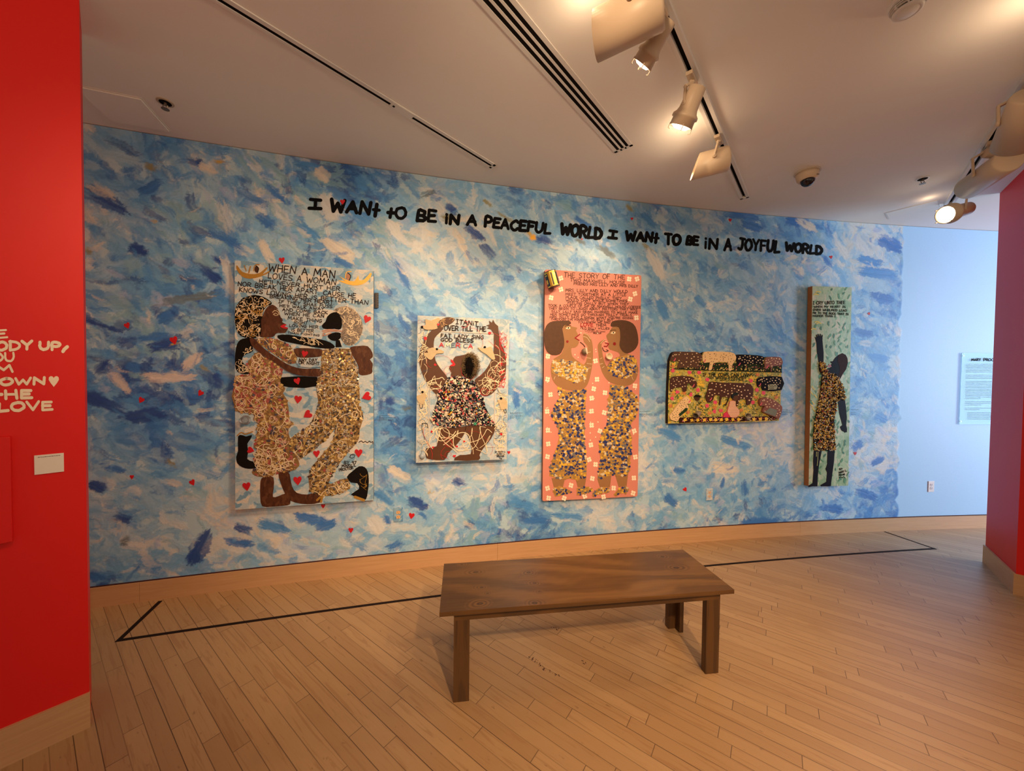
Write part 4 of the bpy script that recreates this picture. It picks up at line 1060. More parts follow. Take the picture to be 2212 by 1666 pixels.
def friend(skin, hair, legs, bust, bw, skirt, shoes, lips, ear, er, eye, arm_lines, label):
    mb = MB()
    for p in skin: T.poly(mb, p, .0012)
    w = B3.obj('painted_woman', mb, TAN, label=label)
    for p in legs: mb = MB(); Q.poly(mb, p, .0012, 0, 0); B3.obj('leg', mb, TAN, w)
    mb = MB(); T.poly(mb, hair, .0025); B3.obj('hair', mb, HAIR3, w)
    mb = MB(); T.poly(mb, bust, .002, 0, 1); mosaic(mb, T, bust, 31, 27, .003, 6, rr, bw, .002, .2); B3.obj('bodice', mb, TIN, w)
    mb = MB(); Q.poly(mb, skirt, .002, 0, 1); mosaic(mb, Q, skirt, 35, 31, .003, 6, rr, [.6, 8, 3.6, 3, 3.5, 3], .002, .2); B3.obj('skirt', mb, TIN, w, 'skirt of blue, yellow and ivory pieces')
    for sh in shoes:
        mb = MB(); Q.poly(mb, sh, .002, 0, 1); mosaic(mb, Q, sh, 29, 25, .003, 6, rr, [1, 5, 2, 3, 4, 4], .002, .2); B3.obj('shoe', mb, TIN, w)
    mb = MB()
    for l in lips: T.line(mb, l, 15, .002, 0, 1)
    T.poly(mb, [(ear[0] + er * math.cos(i * .7), ear[1] + er * 1.1 * math.sin(i * .7)) for i in range(9)], .003, 0, 1)
    B3.obj('lips_and_earring', mb, pm((.24, .008, .008), .45, 0, .2, 50, name='dark_red_paint'), w)
    mb = MB(); x, y = eye
    T.poly(mb, [(x - 38, y + 8), (x - 10, y - 16), (x + 20, y - 14), (x + 34, y + 2), (x + 5, y + 18)], .002, 0, 1); T.poly(mb, [(x - 6, y - 12), (x + 10, y - 12), (x + 8, y + 10), (x - 6, y + 8)], .0026, 1, 1)
    T.line(mb, [(x - 46, y - 22), (x - 10, y - 38), (x + 36, y - 34)], 6, .0022, 1)
    B3.obj('eye', mb, [GLUE, INKB], w)
    mb = MB()
    for l in arm_lines: T.line(mb, l, 4, .002, 0, 2)
    B3.obj('bangles', mb, GLUE, w)
    return w
LS = [(380,845),(440,850),(490,870),(540,880),(558,892),(540,925),(568,985),(520,1025),(580,1060),(565,1130),(520,1165),(475,1172),(490,1280),(560,1340),(650,1395),(690,1300),(700,1150),(650,1085),(635,1000),(655,960),(720,990),(762,1080),(775,1200),(772,1350),(740,1540),(700,1670),(640,1735),(560,1758),(430,1752),(310,1712),(240,1650),(200,1560),(190,1450),(210,1340),(270,1290),(340,1240),(375,1130),(370,1050),(352,930)]
RS = [(1030,890),(1070,868),(1130,880),(1155,960),(1150,1050),(1140,1130),(1180,1210),(1250,1245),(1330,1290),(1390,1400),(1402,1480),(1370,1600),(1300,1672),(1200,1695),(1080,1670),(980,1620),(900,1500),(860,1350),(850,1250),(838,1150),(860,1090),(930,1048),(945,1062),(895,1105),(900,1200),(925,1330),(965,1420),(1010,1350),(1090,1300),(1150,1280),(1120,1225),(1010,1190),(985,1140),(995,1108),(978,1060),(958,995),(1000,950)]
friend([LS], [(110,900),(150,830),(220,795),(330,790),(440,788),(472,825),(430,848),(380,850),(352,900),(360,960),(375,1050),(375,1130),(350,1200),(310,1255),(210,1265),(140,1220),(105,1130),(100,1000)],
       [[(200,1300),(385,1310),(360,1425),(232,1425)], [(535,1310),(685,1280),(660,1425),(562,1425)]],
       [(220,1330),(330,1325),(480,1345),(590,1370),(680,1410),(705,1490),(680,1580),(600,1640),(520,1650),(420,1610),(300,1550),(215,1510),(195,1430)], [1, 1, 3.5, 9, 2, 3],
       [(280,40),(300,30),(350,80),(480,100),(690,60),(680,150),(665,350),(660,550),(660,800),(690,1050),(685,1270),(560,1330),(450,1310),(330,1310),(230,1290),(170,1270),(180,1150),(240,960),(280,850),(310,720),(280,580),(205,450),(210,380),(260,260),(310,190),(300,120)],
       [[(230,1430),(330,1415),(420,1450),(480,1500),(380,1530),(250,1560),(220,1490)], [(550,1440),(640,1420),(720,1420),(772,1470),(700,1510),(550,1540)]],
       [[(590,978),(525,1028),(582,1060)]], (420, 1077), 17, (432, 890), [[(700,1230),(740,1220)], [(690,1300),(745,1310)], [(690,1380),(760,1390)], [(700,1450),(745,1440)], [(250,1560),(235,1600)], [(640,1580),(660,1640)], [(650,965),(700,985),(740,1040)], [(640,1010),(690,1020),(730,1080)]],
       'woman at the left with a round brown afro')
friend([RS], [(1020,840),(1040,800),(1120,780),(1230,785),(1330,830),(1380,920),(1402,1050),(1390,1130),(1340,1200),(1250,1242),(1180,1210),(1140,1130),(1150,1050),(1150,960),(1130,880),(1060,872),(1025,868)],
       [[(830,1300),(1028,1270),(1010,1425),(870,1425)], [(1080,1255),(1262,1235),(1240,1412),(1130,1425)]],
       [(1240,1260),(1300,1255),(1340,1290),(1380,1340),(1390,1430),(1330,1530),(1230,1590),(1110,1565),(1010,1530),(970,1450),(1010,1370),(1090,1310),(1180,1280)], [1, 6, 4, 5, 2, 2],
       [(1010,0),(1090,10),(1200,20),(1300,90),(1370,150),(1410,240),(1400,330),(1370,470),(1310,530),(1280,640),(1310,750),(1305,900),(1280,1130),(1290,1200),(1230,1270),(1050,1260),(930,1290),(835,1310),(850,1180),(880,1050),(855,850),(900,680),(970,560),(980,400),(980,250),(1000,130)],
       [[(770,1500),(850,1440),(930,1420),(1010,1450),(1000,1500),(900,1510),(780,1560)], [(1060,1530),(1130,1450),(1230,1405),(1272,1450),(1230,1520),(1170,1500),(1080,1550)]],
       [[(945,1095),(992,1108),(965,1146),(930,1142)]], (1072, 1108), 21, (1055, 955), [[(870,1320),(900,1300)], [(870,1390),(910,1380)], [(900,1440),(930,1420)], [(1310,1560),(1330,1610)], [(1360,1500),(1390,1520)], [(880,1105),(920,1060),(945,1055)]],
       'woman at the right with a wavy brown bob')
mb = MB()
wht = pm((.86, .72, .54), .6, 0, .1, 40, name='cream_petal')
def butterfly(cr, x, y, s_, a):
    mb = MB()
    for q in (.75, 2.35, 3.9, 5.5):
        b = a + q; cx_, cy_ = x + s_ * .55 * math.cos(b), y + s_ * .62 * math.sin(b)
        cr.poly(mb, [(cx_ + s_ * .42 * math.cos(i * 1.047), cy_ + s_ * .46 * math.sin(i * 1.047)) for i in range(6)], .0016, 0, 2, -.0004)
    B3.obj('butterfly', mb, wht)
for x, y in [(330,200),(330,355),(195,470),(1385,210),(1275,212),(1355,415),(1290,490),(1375,748),(150,1280),(145,1600),(830,1600),(810,1345)]: butterfly(T, x, y, 38, rr.uniform(-.3, .3))
for x, y in [(185,145),(140,378),(150,640),(155,828),(145,1005),(785,65),(755,195),(755,375),(755,570),(745,842),(720,1045),(810,1112),(765,1307),(470,1402),(145,1442),(160,1578),(375,1580),(660,1552),(1345,650),(1360,1010),(1340,1300),(1060,1440),(940,120),(930,395),(870,650),(1355,25),(1330,1510),(920,1560)]: butterfly(Q, x, y, 38, rr.uniform(-.4, .4))
skinall = [LS, RS]
for q in range(150):
    x, y = rr.uniform(100, 1400), rr.uniform(350, 2480)
    cr = T if y < 1666 else Q; yy = y if y < 1666 else y - 1666
    if cr is T and (inside((x, y), LS) or inside((x, y), RS) or (370 < x < 1350 and y < 900) or y < 760): continue
    if cr is Q and not (700 < x < 850 or x < 200 or x > 1320): continue
    cr.poly(mb, [(x + rr.uniform(5, 10) * math.cos(i * 1.047), yy + rr.uniform(5, 12) * math.sin(i * 1.047)) for i in range(6)], .0014, 0, 0, -.0004)
B3.obj('dots', mb, wht)['kind'] = 'stuff'
# coffee tin fixed to the top corner, two cups fixed by the hands
def uvd(cr, x, y, d): u, v = cr.uv(x, y); return B3.put(u, v, d)
pa_, pb_ = uvd(T, 212, 345, .055), uvd(T, 152, 130, .055)
Mt = axis_matrix(pa_, pb_ - pa_); ht = (pb_ - pa_).length; rt = .052
mb = MB(); mb.lathe([(rt * .97, 0), (rt, .003), (rt, ht - .003), (rt * .97, ht)], Mt, 36)
tin = B3.obj('coffee_tin', mb, pm((.012, .016, .035), .3, .3, .2, 20, name='dark_blue_tin'), smooth=False, label='dark blue and gold coffee tin')
mb = MB()
mb.lathe([(rt * 1.01, .004), (rt * 1.02, .010), (rt * 1.01, .014)], Mt, 36, 0, False, False); mb.lathe([(rt * 1.01, ht - .02), (rt * 1.02, ht - .012), (rt * 1.01, ht - .006)], Mt, 36, 0, False, False)
for a0, a1, z0, z1 in [(-.2, .5, .01, ht - .02), (1.2, 2.6, ht * .35, ht * .45), (-2.6, -1.1, ht * .72, ht * .8), (-2.2, -1.2, ht * .25, ht * .5), (-3.1, -2.7, .01, ht - .02), (-.9, -.4, .01, ht - .02)]:
    k = 8
    for i in range(k):
        b0, b1 = a0 + (a1 - a0) * i / k, a0 + (a1 - a0) * (i + 1) / k; R_ = rt * 1.008
        mb.add([Mt @ Vector((R_ * math.cos(b0), R_ * math.sin(b0), z0)), Mt @ Vector((R_ * math.cos(b1), R_ * math.sin(b1), z0)), Mt @ Vector((R_ * math.cos(b1), R_ * math.sin(b1), z1)), Mt @ Vector((R_ * math.cos(b0), R_ * math.sin(b0), z1))], [(0, 1, 2, 3)])
B3.obj('gold_bands', mb, pm((.70, .45, .08), .25, .8, .2, 30, name='gold_tin_print'), tin)
for cx_, cy_, ax, lab, sp in [(640,1215,(.75,-.55,.15),'small speckled cup turned sideways', 1), (975,1285,(.1,-1,.1),'small cream cup facing out', 0)]:
    p0 = uvd(T, cx_, cy_, .030 if sp else .024); Mc = axis_matrix(p0, Vector(ax)); r_ = .030
    mb = MB(); mb.lathe([(r_ * .6, -.022), (r_ * .9, -.006), (r_, .018), (r_ * .92, .018), (r_ * .8, -.002), (r_ * .5, -.016)], Mc, 24, 0)
    cu = B3.obj('cup', mb, pm((.20, .15, .10), .5, 0, .6, 220, name='speckled_glaze') if sp else pm((.74, .58, .40), .4, 0, .05, 30, name='cream_glaze'), None, lab, True)
    if sp:
        mb = MB(); mb.lathe([(.002, .0185), (r_ * 1.05, .0185), (r_ * 1.05, .0202), (.002, .0202)], Mc, 24); B3.obj('cup_rim', mb, pm((.80, .64, .48), .4, 0, .05, 30, name='pale_cream_glaze'), cu)
mb = MB(); T.line(mb, [(600,1088),(640,1120),(660,1150)], 12, .003); B3.obj('cup_string', mb, CHOC); mb = MB(); T.line(mb, [(905,1160),(920,1200),(950,1215),(985,1205),(960,1190)], 10, .003)
B3.obj('cup_string', mb, CHOC)

# ------------------------------------------------------------------ 4: cows in a flowered pasture
c4 = [(1443.4, 830), (1689, 813), (1682, 909.8), (1442.8, 915.3)]
B4 = Board(c4, .055, 'painting', 'low wide wooden cutout of spotted cows among bright flowers', 'painting')
R = Crop(B4, 1430, 745, 8.193)
rr = random.Random(44)
field = dabs('flowered_field_paint', [(.10, .14, .03), (.60, .42, .06), (.22, .24, .05), (.64, .52, .20), (.05, .075, .025), (.52, .40, .08), (.30, .32, .10), (.70, .42, .04)], (60, 60, 60), 1.4, .6, .4)
OUT = [(105,1395),(108,1000),(118,700),(138,280),(175,170),(205,130),(240,120),(500,125),(635,130),(690,178),(702,190),(725,140),(790,120),(1180,132),(1262,160),(1298,210),(1320,195),(1350,172),(1700,187),(1785,215),(1802,262),(1830,228),(1872,214),(2060,216),(2112,255),(2126,320),(2115,490),(2112,570),(2100,850),(2100,1100),(2068,1345),(1600,1365),(1000,1380),(500,1388)]
P_ = [(1430 + x / 8.193, 745 + y / 8.193) for x, y in OUT]
board_slab(B4, P_, .04, [field, pm((.035, .02, .015), .7, 0, .3, 20, name='dark_panel_edge')])
cocoa = pm((.060, .018, .010), .4, 0, .25, 25, .15, name='cocoa_cow'); coffee = pm((.085, .035, .018), .45, 0, .12, 25, name='coffee_cow'); buff = pm((.74, .50, .26), .5, 0, .08, 25, name='buff_cow'); coal = pm((.012, .010, .014), .45, 0, .3, 25, name='coal_cow'); rust = pm((.21, .070, .045), .5, 0, .15, 25, name='rust_cow')
spotc = pm((.80, .60, .38), .5, 0, .1, 40, name='cream_spot'); pinkm = pm((.65, .10, .15), .5, 0, .1, 40, name='pink_mouth')
mb = MB(); R.poly(mb, [(285,320),(700,318),(1310,325),(1800,335),(2118,345),(2112,490),(1600,475),(900,458),(215,432),(290,420)], .003, 0, 0)
strip = [(205,425),(900,452),(1600,470),(2112,485)]
R.line(mb, strip, 16, .0045, 2, 2)
for q in range(46):
    x = rr.uniform(270, 2090); y = 428 + (x - 270) * .03 + rr.uniform(-28, 6); R.line(mb, [(x, y), (x + rr.uniform(-16, 22), y - rr.uniform(8, 26))], rr.uniform(9, 17), .0038, 1, 1)
for q in range(90):
    x = rr.uniform(660, 2100); y = rr.uniform(330, 440) + (x - 660) * .02; R.line(mb, [(x, y), (x + 6, y - 6)], rr.uniform(6, 14), .0038, rr.choice([1, 3, 1, 4]), 1)
B4.obj('ledge', mb, [pm((.022, .034, .018), .6, 0, .4, 40, name='dark_green_paint'), pm((.72, .52, .16), .5, 0, .2, 40, name='straw_dab'), pm((.018, .022, .014), .6, 0, .2, 40, name='green_black_edge'), pm((.40, .36, .10), .5, 0, .2, 40, name='leaf_dab'), pinkm], None, 'dark green flowered ledge')
def cow(pts, m, n_, thick, label, spots=None, mouth=None, eye=None, ss=13, sm=None):
    mb = MB(); R.poly(mb, pts, thick, 0, 2)
    c = B4.obj('cow', mb, m, None, label)
    mb = MB(); k = 0; t = 0
    xs_ = [p[0] for p in pts]; ys_ = [p[1] for p in pts]; done = []
    while k < n_ and t < 2000:
        t += 1; x, y = rr.uniform(min(xs_), max(xs_)), rr.uniform(min(ys_), max(ys_))
        if not all(inside((x + a, y + b), pts) for a, b in ((14, 0), (-14, 0), (0, 14), (0, -14))) or any((x - a) ** 2 + (y - b) ** 2 < (ss * 3) ** 2 for a, b in done): continue
        if mouth and (x - mouth[0]) ** 2 + (y - mouth[1]) ** 2 < 70 ** 2: continue
        done.append((x, y)); a0 = rr.random() * 3; s1, s2 = ss * rr.uniform(.6, 1.1), ss * rr.uniform(.5, .9)
        R.poly(mb, [(x + s1 * math.cos(a0 + i * 1.047), y + s2 * math.sin(a0 + i * 1.047)) for i in range(6)], thick + .0008, 0, 0, 0); k += 1
    B4.obj('spots', mb, sm or spotc, c)
    if mouth:
        mb = MB(); x, y = mouth; R.line(mb, [(x - 16, y + 14), (x + 2, y), (x + 12, y - 26)], 16, thick + .001, 0, 2); B4.obj('mouth', mb, pinkm, c)
    if eye:
        mb = MB(); x, y = eye; R.line(mb, [(x - 16, y), (x + 14, y - 3)], 18, thick + .001, 0, 1); R.line(mb, [(x - 2, y - 2), (x + 2, y)], 11, thick + .0016, 1, 1); B4.obj('eye', mb, [spotc, INKB], c)
    return c
cow([(140,285),(175,172),(205,132),(240,120),(500,127),(620,130),(690,182),(702,260),(650,330),(640,430),(600,430),(560,400),(300,410),(262,430),(275,350),(292,292)], coffee, 24, .008, 'brown cow at the left of the ledge', mouth=(215,270), eye=(232,178))
cow([(705,240),(730,150),(790,120),(1200,132),(1290,190),(1296,260),(1235,350),(1215,452),(1172,452),(1165,330),(1050,305),(900,330),(870,440),(815,440),(842,310),(740,322)], buff, 36, .009, 'buff cow with dark spots on the ledge', mouth=(745,290), eye=(748,184), ss=9, sm=INK)
cow([(1310,220),(1350,172),(1700,190),(1790,220),(1792,290),(1732,442),(1708,442),(1740,350),(1480,342),(1442,452),(1418,452),(1450,335),(1360,372),(1318,325)], coal, 34, .008, 'black cow on the ledge', mouth=(1360,350), eye=(1362,246))
cow([(1815,262),(1872,216),(2060,217),(2115,262),(2112,360),(1950,382),(1932,470),(1912,470),(1915,400),(1880,385),(1845,432),(1808,405)], rust, 24, .008, 'rust cow at the right end of the ledge', mouth=(1855,395), eye=(1850,320))
cow([(140,620),(200,560),(450,555),(560,590),(612,680),(592,762),(540,752),(470,675),(432,725),(430,812),(362,832),(340,752),(200,772),(172,832),(135,802)], cocoa, 22, .007, 'cocoa cow at the left edge', mouth=(548,728), eye=(560,632))
cow([(770,880),(800,800),(820,690),(880,650),(1040,668),(1480,680),(1580,730),(1602,850),(1552,1042),(1478,1062),(1482,970),(1370,962),(1332,1082),(1300,1062),(1322,905),(1210,892),(1132,1062),(1108,1062),(1170,942),(1050,922),(1022,1052),(998,1052),(1018,905),(920,892),(892,980),(800,1022),(765,940)], cocoa, 44, .010, 'large cocoa cow grazing in the middle', mouth=(852,965), eye=(855,790), ss=15)
cow([(1670,640),(1720,577),(2110,566),(2105,802),(1770,802),(1762,702),(1712,752),(1675,722)], coal, 30, .007, 'black cow at the right edge', mouth=(1722,715), eye=(1745,620))
c_ = cow([(1690,1012),(1720,950),(1830,930),(1960,980),(2060,1062),(2092,1112),(2062,1252),(2020,1312),(1980,1282),(1745,1182),(1792,1082),(1722,1082)], rust, 26, .024, 'raised rust cow leaning out at the lower right', mouth=(1718,1050), eye=(1762,985))
mb = MB(); R.poly(mb, [(1770,1190),(1812,1165),(1870,1110),(2000,1150),(1985,1230),(1960,1262)], .0252, 0, 0, .02); B4.obj('plate', mb, pm((.16, .17, .14), .6, 0, .2, 30, name='grey_plate'), c_)
c_ = cow([(115,1260),(370,932),(440,930),(492,1010),(470,1042),(412,1042),(450,1112),(280,1300),(262,1342),(200,1342)], buff, 40, .020, 'raised buff cow tilted in the lower left corner', mouth=(465,1000), eye=(428,968), ss=9, sm=INK)
mb = MB(); R.poly(mb, [(275,1222),(400,1112),(432,1120),(420,1160),(290,1270)], .0212, 0, 0, .01); B4.obj('green_patch', mb, pm((.02, .045, .02), .5, 0, .3, 30, name='bottle_green'), c_)
mb = MB(); R.poly(mb, [(1860,725),(1900,700),(2010,700),(2032,745),(2010,792),(1880,792)], .009, 0, 1, .004); R.line(mb, [(1878,735),(1895,720),(1912,740),(1935,722),(1955,742),(1985,720),(2005,735)], 7, .0098, 1, 2); R.line(mb, [(1885,775),(1895,755),(1915,778),(1930,755),(1948,778),(1965,758)], 7, .0098, 1, 2)
B4.obj('lettered_tag', mb, [pm((.32, .32, .22), .6, 0, .2, 40, name='pale_tag'), INKB], None, 'pale tag with dark scribbled letters')
mb = MB()
fl_m = [pm((.74, .075, .16), .5, 0, .2, 40, name='pink_flower'), YEL, pm((.62, .20, .06), .5, 0, .2, 40, name='orange_flower')]
for x, y in [(190,455),(485,490),(655,490),(800,615),(1570,635),(270,835),(635,800),(510,880),(180,950),(940,1020),(795,1080),(925,1180),(1040,1165),(1605,1020),(1680,800),(1795,850)]:
    mb = MB()
    for q in range(5):
        a = q * 1.257 + rr.random(); R.poly(mb, [(x + 20 * math.cos(a) + 17 * math.cos(i * 1.047), y + 20 * math.sin(a) + 17 * math.sin(i * 1.047)) for i in range(6)], .003 + q * .0002, 0, 0)
    B4.obj('flower', mb, fl_m[0])
for x, y, mi in [(670,600,1),(690,660,1),(650,700,1),(710,710,1),(200,340,1),(190,380,2),(1960,870,1),(1570,570,1),(385,1230,1),(470,980,1),(1690,530,2),(150,1080,2),(460,1195,2),(390,855,2),(840,1210,2),(1400,1155,2),(2020,930,2),(200,880,2),(1660,930,2),(930,1110,2)]:
    mb = MB()
    for q in range(6): a = q * 1.05; R.line(mb, [(x, y), (x + rr.uniform(22, 48) * math.cos(a), y + rr.uniform(20, 44) * math.sin(a))], 15, .0028 + q * .0001, 0, 1)
    B4.obj('flower', mb, fl_m[mi])
mb = MB(); R.text(mb, "IF THE COWS CAN LiViNG", 720, 556, 1605, 562, 54, 11, .003); R.text(mb, "IN GREEN PASTURES", 845, 600, 1482, 598, 32, 8, .003); R.text(mb, "WHY CANT WE", 1020, 640, 1440, 637, 28, 7, .003)
for yy in (1150, 1185, 1215): R.line(mb, [(1590 + i * 14, yy + rr.uniform(-8, 8)) for i in range(8)], 6, .003, 0, 1)
B4.obj('lettering', mb, INKB, None, 'black hand-painted words')
# boy and girl
mb = MB(); R.poly(mb, [(560,930),(590,900),(670,905),(665,935),(640,985),(600,990),(575,960)], .007, 0, 2); boy = B4.obj('painted_boy', mb, CHOC, None, 'small boy of buttons in a black hat')
mb = MB(); R.poly(mb, [(555,915),(580,900),(590,885),(640,885),(675,905),(672,925),(600,925)], .009, 0, 1); B4.obj('hat', mb, BLK, boy)
mb = MB(); btn = [spotc, BLK, greyb, OCH, pinkm]
for x, y in scatter(rr, [(620,1000),(690,990),(740,1100),(735,1280),(640,1290),(650,1150),(585,1100)], 30):
    u, v = R.uv(x, y); mb.lathe([(.0035, 0), (.0035, .010), (.0022, .011), (.0008, .0108)], axis_matrix(B4.put(u, v, 0), (0, -1, 0)), 10, rr.choices(range(5), [5, 4, 2, 3, 1])[0])
R.line(mb, [(600,1090),(610,1150),(660,1200)], 8, .012, 0); B4.obj('button_clothes', mb, btn, boy)
mb = MB(); R.poly(mb, [(1240,900),(1330,890),(1330,950),(1290,1000),(1250,990)], .0125, 0, 2); girl = B4.obj('painted_girl', mb, SKIN2, None, 'small girl in a ruffled pink dress')
mb = MB(); R.poly(mb, [(1215,930),(1235,865),(1300,838),(1338,860),(1320,890),(1260,905),(1240,950)], .0135, 0, 2); B4.obj('hair', mb, pm((.02, .025, .03), .5, 0, .3, 40, name='blue_black_hair'), girl)
mb = MB(); GD = [(1190,1000),(1280,985),(1290,1090),(1350,1150),(1350,1230),(1300,1285),(1200,1280),(1140,1180),(1170,1080)]
R.poly(mb, GD, .012, 0, 2)
for y in range(1000, 1285, 18): 
    xs_ = [x for x in range(1130, 1360, 8) if inside((x, y), GD)]
    if len(xs_) > 2: R.line(mb, [(x, y + (7 if i % 2 else -5)) for i, x in enumerate(xs_)], 9, .0128, 1, 1)
B4.obj('dress', mb, [pm((.60, .17, .12), .6, 0, .2, 40, name='coral_ruffle'), pm((.80, .48, .33), .6, 0, .1, 40, name='peach_ruffle')], girl)
mb = MB(); R.poly(mb, [(1070,1280),(1090,1215),(1150,1180),(1210,1205),(1225,1280)], .011, 0, 1); B4.obj('skirt', mb, pm((.60, .035, .10), .5, 0, .15, 40, name='magenta'), girl)
for cx_, cy_, ax, lab in [(585,1228,(-.75,-.55,-.25),'small tin can lying beside the boy'), (1480,1268,(-.55,-.7,.35),'small tin can lying at the lower edge')]:
    u, v = R.uv(cx_, cy_); Mc = axis_matrix(B4.put(u, v, .030), Vector(ax)); r_ = .026
    mb = MB(); mb.lathe([(r_ * .8, -.042), (r_ * .98, -.038), (r_, .040), (r_ * .9, .040), (r_ * .86, -.03)], Mc, 22, 0)
    B4.obj('tin_can', mb, pm((.36, .30, .25), .35, .7, .25, 60, name='dull_tin'), None, lab)
mb = MB(); R.poly(mb, [(300,1288),(1000,1275),(2000,1268),(2000,1330),(1000,1368),(300,1384)], .003, 0, 0)
for x, y in [(405,1325),(525,1335),(630,1332),(745,1330),(855,1325),(945,1328),(1045,1325),(1140,1322),(1250,1322),(1350,1322),(1620,1318),(1735,1312),(1840,1310)]:
    for q in range(4): a = q * 1.571 + .5; R.poly(mb, [(x + 17 * math.cos(a) + 15 * math.cos(i * 1.047), y + 17 * math.sin(a) + 15 * math.sin(i * 1.047)) for i in range(6)], .0044 + q * .0002, 1, 0)
for q in range(190):
    x = rr.uniform(305, 1990); y = 1328 - (x - 300) * .012 + rr.uniform(-40, 36); R.line(mb, [(x, y), (x + 5, y + 3)], rr.uniform(6, 12), .004, rr.choice([2, 2, 3]), 1)
B4.obj('border', mb, [pm((.035, .012, .012), .6, 0, .3, 40, name='dark_border'), YEL, spotc, pinkm], None, 'dark border with a row of yellow flowers')

# ------------------------------------------------------------------ 5: the narrow green panel
c5 = [(1755, 618.3), (1839.9, 621), (1832.3, 1049.5), (1746.7, 1050.8)]
B5 = Board(c5, .06, 'painting', 'narrow green panel of a dark figure with one raised arm in a glittering dress', 'painting')
green = dabs('pale_green_paint', [(.22, .34, .18), (.30, .41, .23), (.36, .44, .26), (.44, .47, .29), (.29, .41, .26), (.52, .48, .32)], (26, 26, 12), 1.6, .5, .3)
board_slab(B5, c5, .05, [green, WOODEDGE])
T = Crop(B5, 1735, 610, 7.245); Q = Crop(B5, 1735, 830, 7.245)
rr = random.Random(55)
mb = MB()
LF = [(.045, .15, .07), (.09, .24, .11)]
for q in range(190):
    y = rr.uniform(90, 3150); x = rr.uniform(330, 720) if rr.random() < .75 else rr.uniform(120, 300)
    cr, yy = (T, y) if y < 1660 else (Q, y - 1594)
    if yy > 1580 or (cr is T and 250 < yy < 560) or (cr is T and inside((x, yy), [(370,1240),(620,1090),(700,1200),(570,1530)])): continue
    a = rr.uniform(-.9, .9); l = rr.uniform(35, 85)
    cr.line(mb, [(x - l * .5 * math.sin(a), yy - l * math.cos(a) * .5), (x + rr.uniform(-8, 8), yy), (x + l * .5 * math.sin(a), yy + l * .5 * math.cos(a))], rr.uniform(16, 32), .0012 + rr.random() * .0003, rr.randint(0, 1), 3, lambda t: .35 + 1.3 * math.sin(3.14 * t) * .6)
for x, y in [(230,150),(200,190),(215,620),(160,730),(240,640)]: T.line(mb, [(x - 30, y + 8), (x, y - 6), (x + 36, y + 4)], 18, .0016, 2)
for x, y in [(150,60),(130,140),(190,190),(150,290),(160,400),(130,340)]: Q.line(mb, [(x - 16, y - 24), (x + 4, y), (x + 22, y + 26)], 14, .0016, 2)
B5.obj('leaves', mb, [pm(LF[0], .5, 0, .3, 40, name='dark_leaf'), pm(LF[1], .5, 0, .3, 40, name='leaf_green'), pm((.72, .55, .10), .5, 0, .2, 40, name='yellow_dab')], None, 'dark green leaf strokes and yellow dabs')
mb = MB()
dk = pm((.014, .012, .018), .5, 0, .35, 14, .1, name='near_black_skin')
T.poly(mb, [(420,1245),(435,1238),(462,1236),(500,1180),(545,1140),(610,1112),(662,1135),(690,1190),(696,1262),(670,1360),(620,1430),(572,1520),(530,1500),(480,1440),(420,1425),(388,1400),(378,1350),(432,1330),(432,1292),(447,1276)], .0018, 0, 1)
fig = B5.obj('painted_figure', mb, dk, label='near-black figure looking up with raised arm')
mb = MB(); T.poly(mb, [(180,852),(202,872),(200,822),(212,818),(220,862),(225,810),(240,808),(247,852),(262,806),(276,812),(274,857),(292,820),(304,828),(298,892),(306,980),(318,1100),(316,1250),(240,1252),(215,1100),(205,950)], .0018, 0, 1)
B5.obj('arm', mb, dk, fig); mb = MB()
Q.poly(mb, [(538,250),(650,230),(666,350),(682,520),(670,640),(686,700),(681,756),(662,750),(652,762),(630,742),(610,736),(590,712),(574,670),(612,640),(590,560),(560,440)], .0018, 0, 1)
B5.obj('arm', mb, dk, fig); mb = MB()
Q.poly(mb, [(165,1040),(290,1040),(262,1180),(242,1290),(227,1450),(222,1600),(150,1600),(84,1612),(79,1590),(145,1550),(160,1350),(153,1200)], .0018, 0, 1)
B5.obj('leg', mb, dk, fig); mb = MB()
Q.poly(mb, [(378,1040),(492,1040),(482,1200),(462,1350),(442,1500),(432,1596),(400,1600),(275,1600),(268,1580),(360,1530),(372,1380),(348,1330),(374,1250)], .0018, 0, 1)
B5.obj('leg', mb, dk, fig)
mb = MB(); T.poly(mb, [(545,1142),(610,1110),(662,1135),(690,1190),(695,1262),(670,1360),(620,1430),(572,1518),(545,1480),(570,1400),(560,1300),(535,1230)], .0026, 0, 1); B5.obj('hair', mb, pm((.045, .022, .022), .6, 0, .3, 30, .2, name='dark_brown_hair'), fig)
mb = MB(); T.line(mb, [(380,1312),(405,1325)], 15, .003); T.line(mb, [(405,1288),(430,1316)], 17, .003); B5.obj('lips', mb, REDH, fig)
mb = MB()
DT = [(250,1245),(330,1255),(362,1350),(402,1420),(490,1430),(560,1510),(602,1600),(640,1666),(275,1666),(275,1550),(292,1450),(250,1390),(238,1310)]
DB = [(270,0),(600,0),(640,120),(657,200),(640,250),(550,240),(522,280),(512,400),(482,560),(482,800),(502,1000),(490,1042),(300,1042),(158,1032),(153,800),(160,640),(200,440),(240,250),(260,130)]
bead = [pm(c, r_, me_, .3, 60, name='bead') for c, r_, me_ in [((.70, .42, .10), .45, .0), ((.025, .02, .018), .5, .0), ((.34, .035, .03), .5, .0), ((.74, .60, .38), .5, .0), ((.40, .22, .06), .5, .0), ((.80, .50, .06), .5, .0), ((.09, .09, .10), .4, .2), ((.66, .66, .66), .2, .8)]]
T.poly(mb, DT, .004, 1, 1); Q.poly(mb, DB, .004, 1, 1)
ico = bmesh.new(); bmesh.ops.create_icosphere(ico, subdivisions=1, radius=1.0); ico.free()
